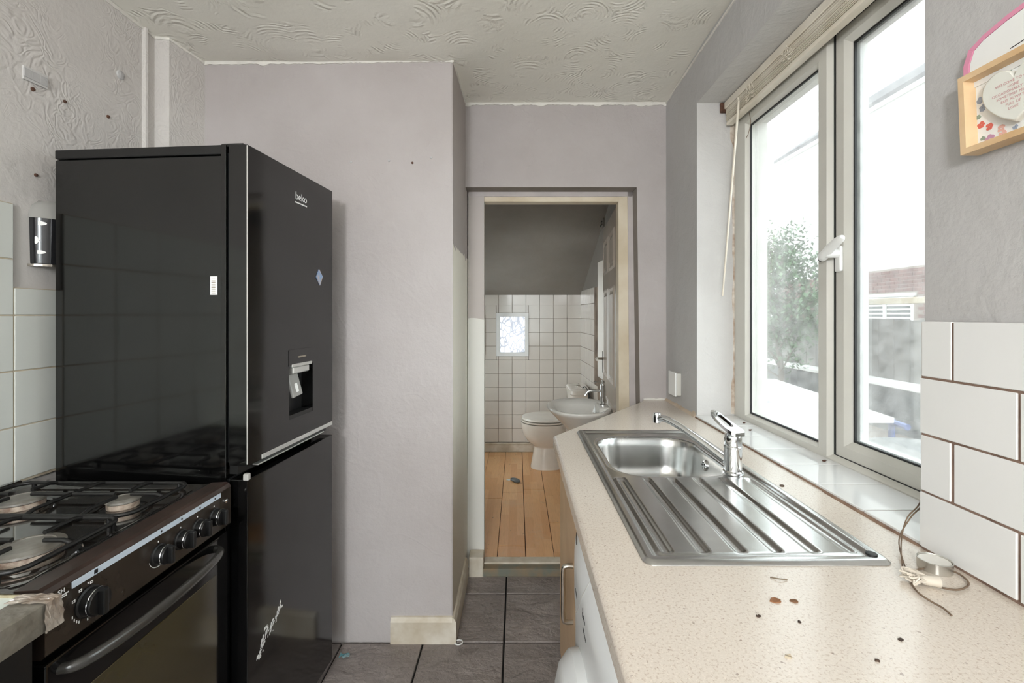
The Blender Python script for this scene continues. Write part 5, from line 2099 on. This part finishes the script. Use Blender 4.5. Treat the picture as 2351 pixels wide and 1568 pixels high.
# ================================================================== OUTSIDE THE WINDOW
ZG = -0.05
M['concrete'] = plain('pale_concrete', (132, 121, 112), 0.9, c2=(112, 103, 96), vscale=2.0, bump=0.2, bscale=20)
M['render_white'] = plain('white_house_render', (222, 222, 218), 0.9, var=0.03)
M['brick'] = plain('brown_red_brick', (122, 84, 78), 0.9, c2=(88, 62, 60), vscale=5, bump=0.3, bscale=40)
M['mortar'] = plain('pale_mortar', (146, 136, 128), 0.95)
M['fence'] = plain('weathered_fence_wood', (112, 108, 104), 0.9, c2=(90, 88, 86), vscale=3, bump=0.3, bscale=30)
M['yard_wall'] = plain('rough_grey_render', (96, 98, 98), 0.95, c2=(70, 72, 74), vscale=6, bump=0.6, bscale=25, bdist=0.02)
M['leaf'] = plain('green_leaf', (92, 122, 84), 0.55, c2=(66, 96, 62), vscale=4)
M['bark'] = plain('brown_bark', (92, 76, 62), 0.9, bump=0.6, bscale=30)
M['roof_tile'] = plain('slate_roof', (104, 102, 104), 0.8, c2=(84, 82, 86))
bm = new()
box(bm, XO + 0.001, 40, -15, 40, ZG - 0.2, ZG)
g1 = struct('ground_outside', bm, 'concrete', 'pale concrete yard outside the window', 'ground')
bm = new()
box(bm, -12, XO, -15, YB - 0.125, ZG - 0.2, ZG)
struct('ground_garden', bm, 'concrete', 'pale concrete garden path behind the kitchen', 'ground')

XY_ = 4.43
WYa, WYb = 3.0, 13.0
yw = thing('garden_wall', 'low grey rendered garden wall with a pale coping', 'wall', (XY_, 7.0, ZG))
bm = new()
box(bm, XY_, XY_ + 0.22, WYa, WYb, ZG, 0.475)
obj('wall_body', bm, 'yard_wall', yw)
yy = WYa
me_cp = tile_mesh('coping_stone', 0.30, 0.592, 0.05, 'render_white', 0.008)
while yy < WYb - 0.3:
    inst('coping_stone', me_cp, (0.11, yy + 0.3 - 7.0, 0.50 - ZG), yw)
    yy += 0.6
fe = thing('board_fence', 'weathered grey vertical board fence above the garden wall', 'fence', (XY_ + 0.26, 7.0, ZG))
n = 0
yy = WYa
while yy < WYb:
    w = random.uniform(0.118, 0.132)
    bm = new()
    x0 = XY_ + 0.255 + 0.010 * (n % 2)
    box(bm, x0, x0 + 0.016, yy + 0.002, yy + w + 0.010 * (n % 2), ZG, 1.272 + random.uniform(-0.008, 0.012), 0.002)
    obj('board', bm, 'fence', fe)
    yy += w
    n += 1
for z in (0.72, 1.15):
    bm = new()
    box(bm, XY_ + 0.282, XY_ + 0.33, WYa, WYb, z, z + 0.06)
    obj('fence_rail', bm, 'fence', fe)
# timber rail on posts behind the fence
rl = thing('timber_rail', 'pale timber rail on posts behind the board fence', 'rail', (XY_ + 0.6, 6.0, ZG))
bm = new()
box(bm, XY_ + 0.55, XY_ + 0.60, 4.6, 6.9, 1.475, 1.555, 0.004)
obj('rail', bm, 'grout_cream', rl)
for y in (4.7, 6.8):
    bm = new()
    box(bm, XY_ + 0.60, XY_ + 0.68, y - 0.04, y + 0.04, ZG, 1.58, 0.004)
    obj('post', bm, 'oak', rl)
po = thing('fence_post', 'orange-brown wooden post top beside the green tree', 'post', (XY_ + 0.36, 7.65, ZG))
bm = new()
box(bm, XY_ + 0.34, XY_ + 0.46, 7.68, 7.80, ZG, 1.36, 0.006)
obj('shaft', bm, plain('orange_brown_wood', (150, 104, 72), 0.8), po)
bm = new()
box(bm, XY_ + 0.325, XY_ + 0.475, 7.665, 7.815, 1.36, 1.395, 0.008)
obj('cap', bm, 'oak', po)

# neighbouring house
XH = 7.6
HY0, HY1 = 4.0, 13.4
ho = thing('house', 'white rendered house with a brown brick ground floor', 'house', (XH, 9.0, ZG))
bm = new()
box(bm, XH + 0.02, XH + 4.5, HY0, HY1, 2.27, 5.72)
obj('upper_wall', bm, 'render_white', ho)
bm = new()
HW = (8.85, 10.35, 0.9, 1.70)
plate_hole(bm, yz(HY0, HY1, ZG, 2.27), [yz(*HW)], 'yz', XH, XH + 0.25)
box(bm, XH + 0.25, XH + 4.5, HY0, HY0 + 0.2, ZG, 2.27)
box(bm, XH + 0.25, XH + 4.5, HY1 - 0.2, HY1, ZG, 2.27)
bwl = obj('brick_wall', bm, 'mortar', ho)
me_br = tile_mesh('brick', 0.014, 0.205, 0.062, 'brick', 0.003)
for r in range(13):
    z = 1.305 + r * 0.0742
    for c in range(26):
        y = 7.55 + c * 0.2175 + (0.109 if r % 2 else 0)
        if y > HY1 - 0.15 or z > 2.24:
            continue
        if HW[0] - 0.16 < y < HW[1] + 0.16 and z < HW[3] + 0.12:
            continue
        inst('brick', me_br, (XH - 0.002 - XH, y - 9.0, z - ZG), bwl)
bm = new()
box(bm, XH - 0.03, XH + 0.06, HW[0] - 0.07, HW[1] + 0.07, HW[3], HW[3] + 0.06)
obj('lintel', bm, 'render_white', ho)
bm = new()
plate_hole(bm, yz(*HW), [yz(HW[0] + 0.09, 9.56, HW[2] + 0.07, HW[3] - 0.08), yz(9.62, HW[1] - 0.09, HW[2] + 0.07, HW[3] - 0.08)], 'yz', XH + 0.02, XH + 0.09)
hw = obj('window', bm, 'upvc_white', ho)
for a, b in ((HW[0] + 0.08, 9.57), (9.61, HW[1] - 0.08)):
    bm = new()
    box(bm, XH + 0.055, XH + 0.06, a, b, HW[2] + 0.06, HW[3] - 0.07)
    obj('pane', bm, plain('dark_pane', (70, 78, 78), 0.1), hw)
    for k in range(7):
        bm = new()
        box(bm, XH + 0.045, XH + 0.052, a + 0.02, b - 0.02, HW[2] + 0.10 + k * 0.085, HW[2] + 0.135 + k * 0.085)
        obj('louvre', bm, 'upvc', hw)
bm = new()
prism(bm, [(XH - 0.10, 5.72), (XH + 2.4, 7.4), (XH + 4.9, 5.72), (XH + 4.9, 5.80), (XH + 2.4, 7.52), (XH - 0.10, 5.82)], 'xz', HY0 - 0.1, HY1 + 0.1)
obj('roof', bm, 'roof_tile', ho)
bm = new()
tube(bm, [(XH - 0.06, HY0 - 0.1, 5.70), (XH - 0.06, HY1 + 0.1, 5.70)], 0.05, 8)
obj('gutter', bm, 'upvc_white', ho)
bm = new()
tube(bm, [(XH - 0.05, 8.2, 5.68), (XH - 0.05, 8.2, 0.3)], 0.035, 8)
obj('downpipe', bm, 'upvc_white', ho)

# tree in front of the fence
tr = thing('tree', 'small pale green leafy tree growing against the board fence', 'tree', (3.72, 6.55, ZG))
TB_ = Vector((3.72, 6.55, ZG))
rnd = random.Random(17)
bm = new()
tube(bm, spline([TB_, TB_ + Vector((0.04, 0.02, 0.6)), TB_ + Vector((-0.03, 0.05, 1.3)), TB_ + Vector((0.05, 0.0, 2.2))], 6), [0.05 - 0.0018 * k for k in range(19)], 8)
tips = []
for k in range(38):
    h = rnd.uniform(0.45, 2.15)
    a = rnd.uniform(0, 6.28)
    rr_ = rnd.uniform(0.35, 0.9) * (1.0 if h < 1.6 else 0.7)
    e = TB_ + Vector((rr_ * math.cos(a) * 0.75, rr_ * math.sin(a), h + rnd.uniform(0.2, 0.55)))
    b = TB_ + Vector((0, 0, h))
    tube(bm, [b, b.lerp(e, 0.5) + Vector((0, 0, 0.05)), e], [0.014, 0.009, 0.004], 5)
    tips.append((b, e))
obj('trunk', bm, 'bark', tr, smooth=True)
bm = new()
for k in range(9500):
    b, e = rnd.choice(tips)
    p = b.lerp(e, rnd.uniform(0.35, 1.12)) + Vector((rnd.gauss(0, 0.10), rnd.gauss(0, 0.13), rnd.gauss(0, 0.13)))
    s = rnd.uniform(0.028, 0.05)
    d = Vector((rnd.gauss(0, 1), rnd.gauss(0, 1), rnd.gauss(-0.3, 0.8))).normalized()
    u, v_, _ = frame_of(d)
    vs = [bm.verts.new(p), bm.verts.new(p + d * s + u * s * 0.5), bm.verts.new(p + d * s * 2.0), bm.verts.new(p + d * s - u * s * 0.5)]
    bm.faces.new(vs)
fo = obj('foliage', bm, 'leaf', tr)
fo['kind'] = 'stuff'

# garden clutter just outside
gt = thing('garden_table', 'round white plastic garden table outside the window', 'table', (1.80, 3.28, ZG))
tc = Vector((1.80, 3.28, 0.62))
bm = new()
lathe(bm, [(0.46, -0.055), (0.48, -0.05), (0.485, -0.004), (0.475, 0.006), (0.455, 0.004), (0.445, -0.004), (0.05, -0.003)], tc, n=48)
obj('table_top', bm, 'upvc_white', gt, smooth=True)
for k in range(4):
    a = R(45 + 90 * k)
    bm = new()
    tube(bm, [tc + Vector((0.33 * math.cos(a), 0.33 * math.sin(a), -0.05)), Vector((tc.x + 0.40 * math.cos(a), tc.y + 0.40 * math.sin(a), ZG))], 0.028, 8)
    obj('leg', bm, 'upvc_white', gt, smooth=True)
M['blue_plastic'] = plain('blue_plastic', (92, 112, 168), 0.4, c2=(70, 88, 140))
tb = thing('sun_lounger', 'blue framed white folded lounger beyond the garden table', 'lounger', (2.55, 4.35, ZG))
bm = new()
prism(bm, [(3.55, 0.50), (5.2, 0.56), (5.2, 0.61), (3.55, 0.54)], 'yz', 2.30, 2.90)
obj('cushion', bm, 'render_white', tb)
bm = new()
for x in (2.28, 2.92):
    tube(bm, [(x, 3.45, 0.49), (x, 5.3, 0.56)], 0.025, 8)
obj('side_rails', bm, 'blue_plastic', tb, smooth=True)
for (x, y) in ((2.28, 3.6), (2.92, 3.6), (2.28, 5.1), (2.92, 5.1)):
    bm = new()
    tube(bm, [(x, y, 0.52), (x, y, ZG)], 0.022, 8)
    obj('leg', bm, 'blue_plastic', tb, smooth=True)
bq = thing('covered_barbecue', 'grey domed barbecue standing close outside the opening pane', 'barbecue', (2.12, 2.45, ZG))
bc_ = Vector((2.12, 2.45, 0.50))
M['grey_lid'] = plain('dull_grey_enamel', (120, 122, 122), 0.5, c2=(96, 98, 98), vscale=9)
bm = new()
lathe(bm, [(0.33, 0.0), (0.335, 0.02), (0.30, 0.08), (0.22, 0.125), (0.12, 0.148), (0.02, 0.153)], bc_, n=40)
obj('lid', bm, 'grey_lid', bq, smooth=True)
bm = new()
lathe(bm, [(0.12, -0.20), (0.24, -0.14), (0.31, -0.05), (0.33, -0.004)], bc_, n=40)
obj('fire_bowl', bm, 'grey_lid', bq, smooth=True)
for k in range(3):
    a = R(90 + 120 * k)
    bm = new()
    tube(bm, [bc_ + Vector((0.18 * math.cos(a), 0.18 * math.sin(a), -0.17)), Vector((bc_.x + 0.28 * math.cos(a), bc_.y + 0.28 * math.sin(a), ZG))], 0.012, 8)
    obj('leg', bm, 'nickel', bq, smooth=True)
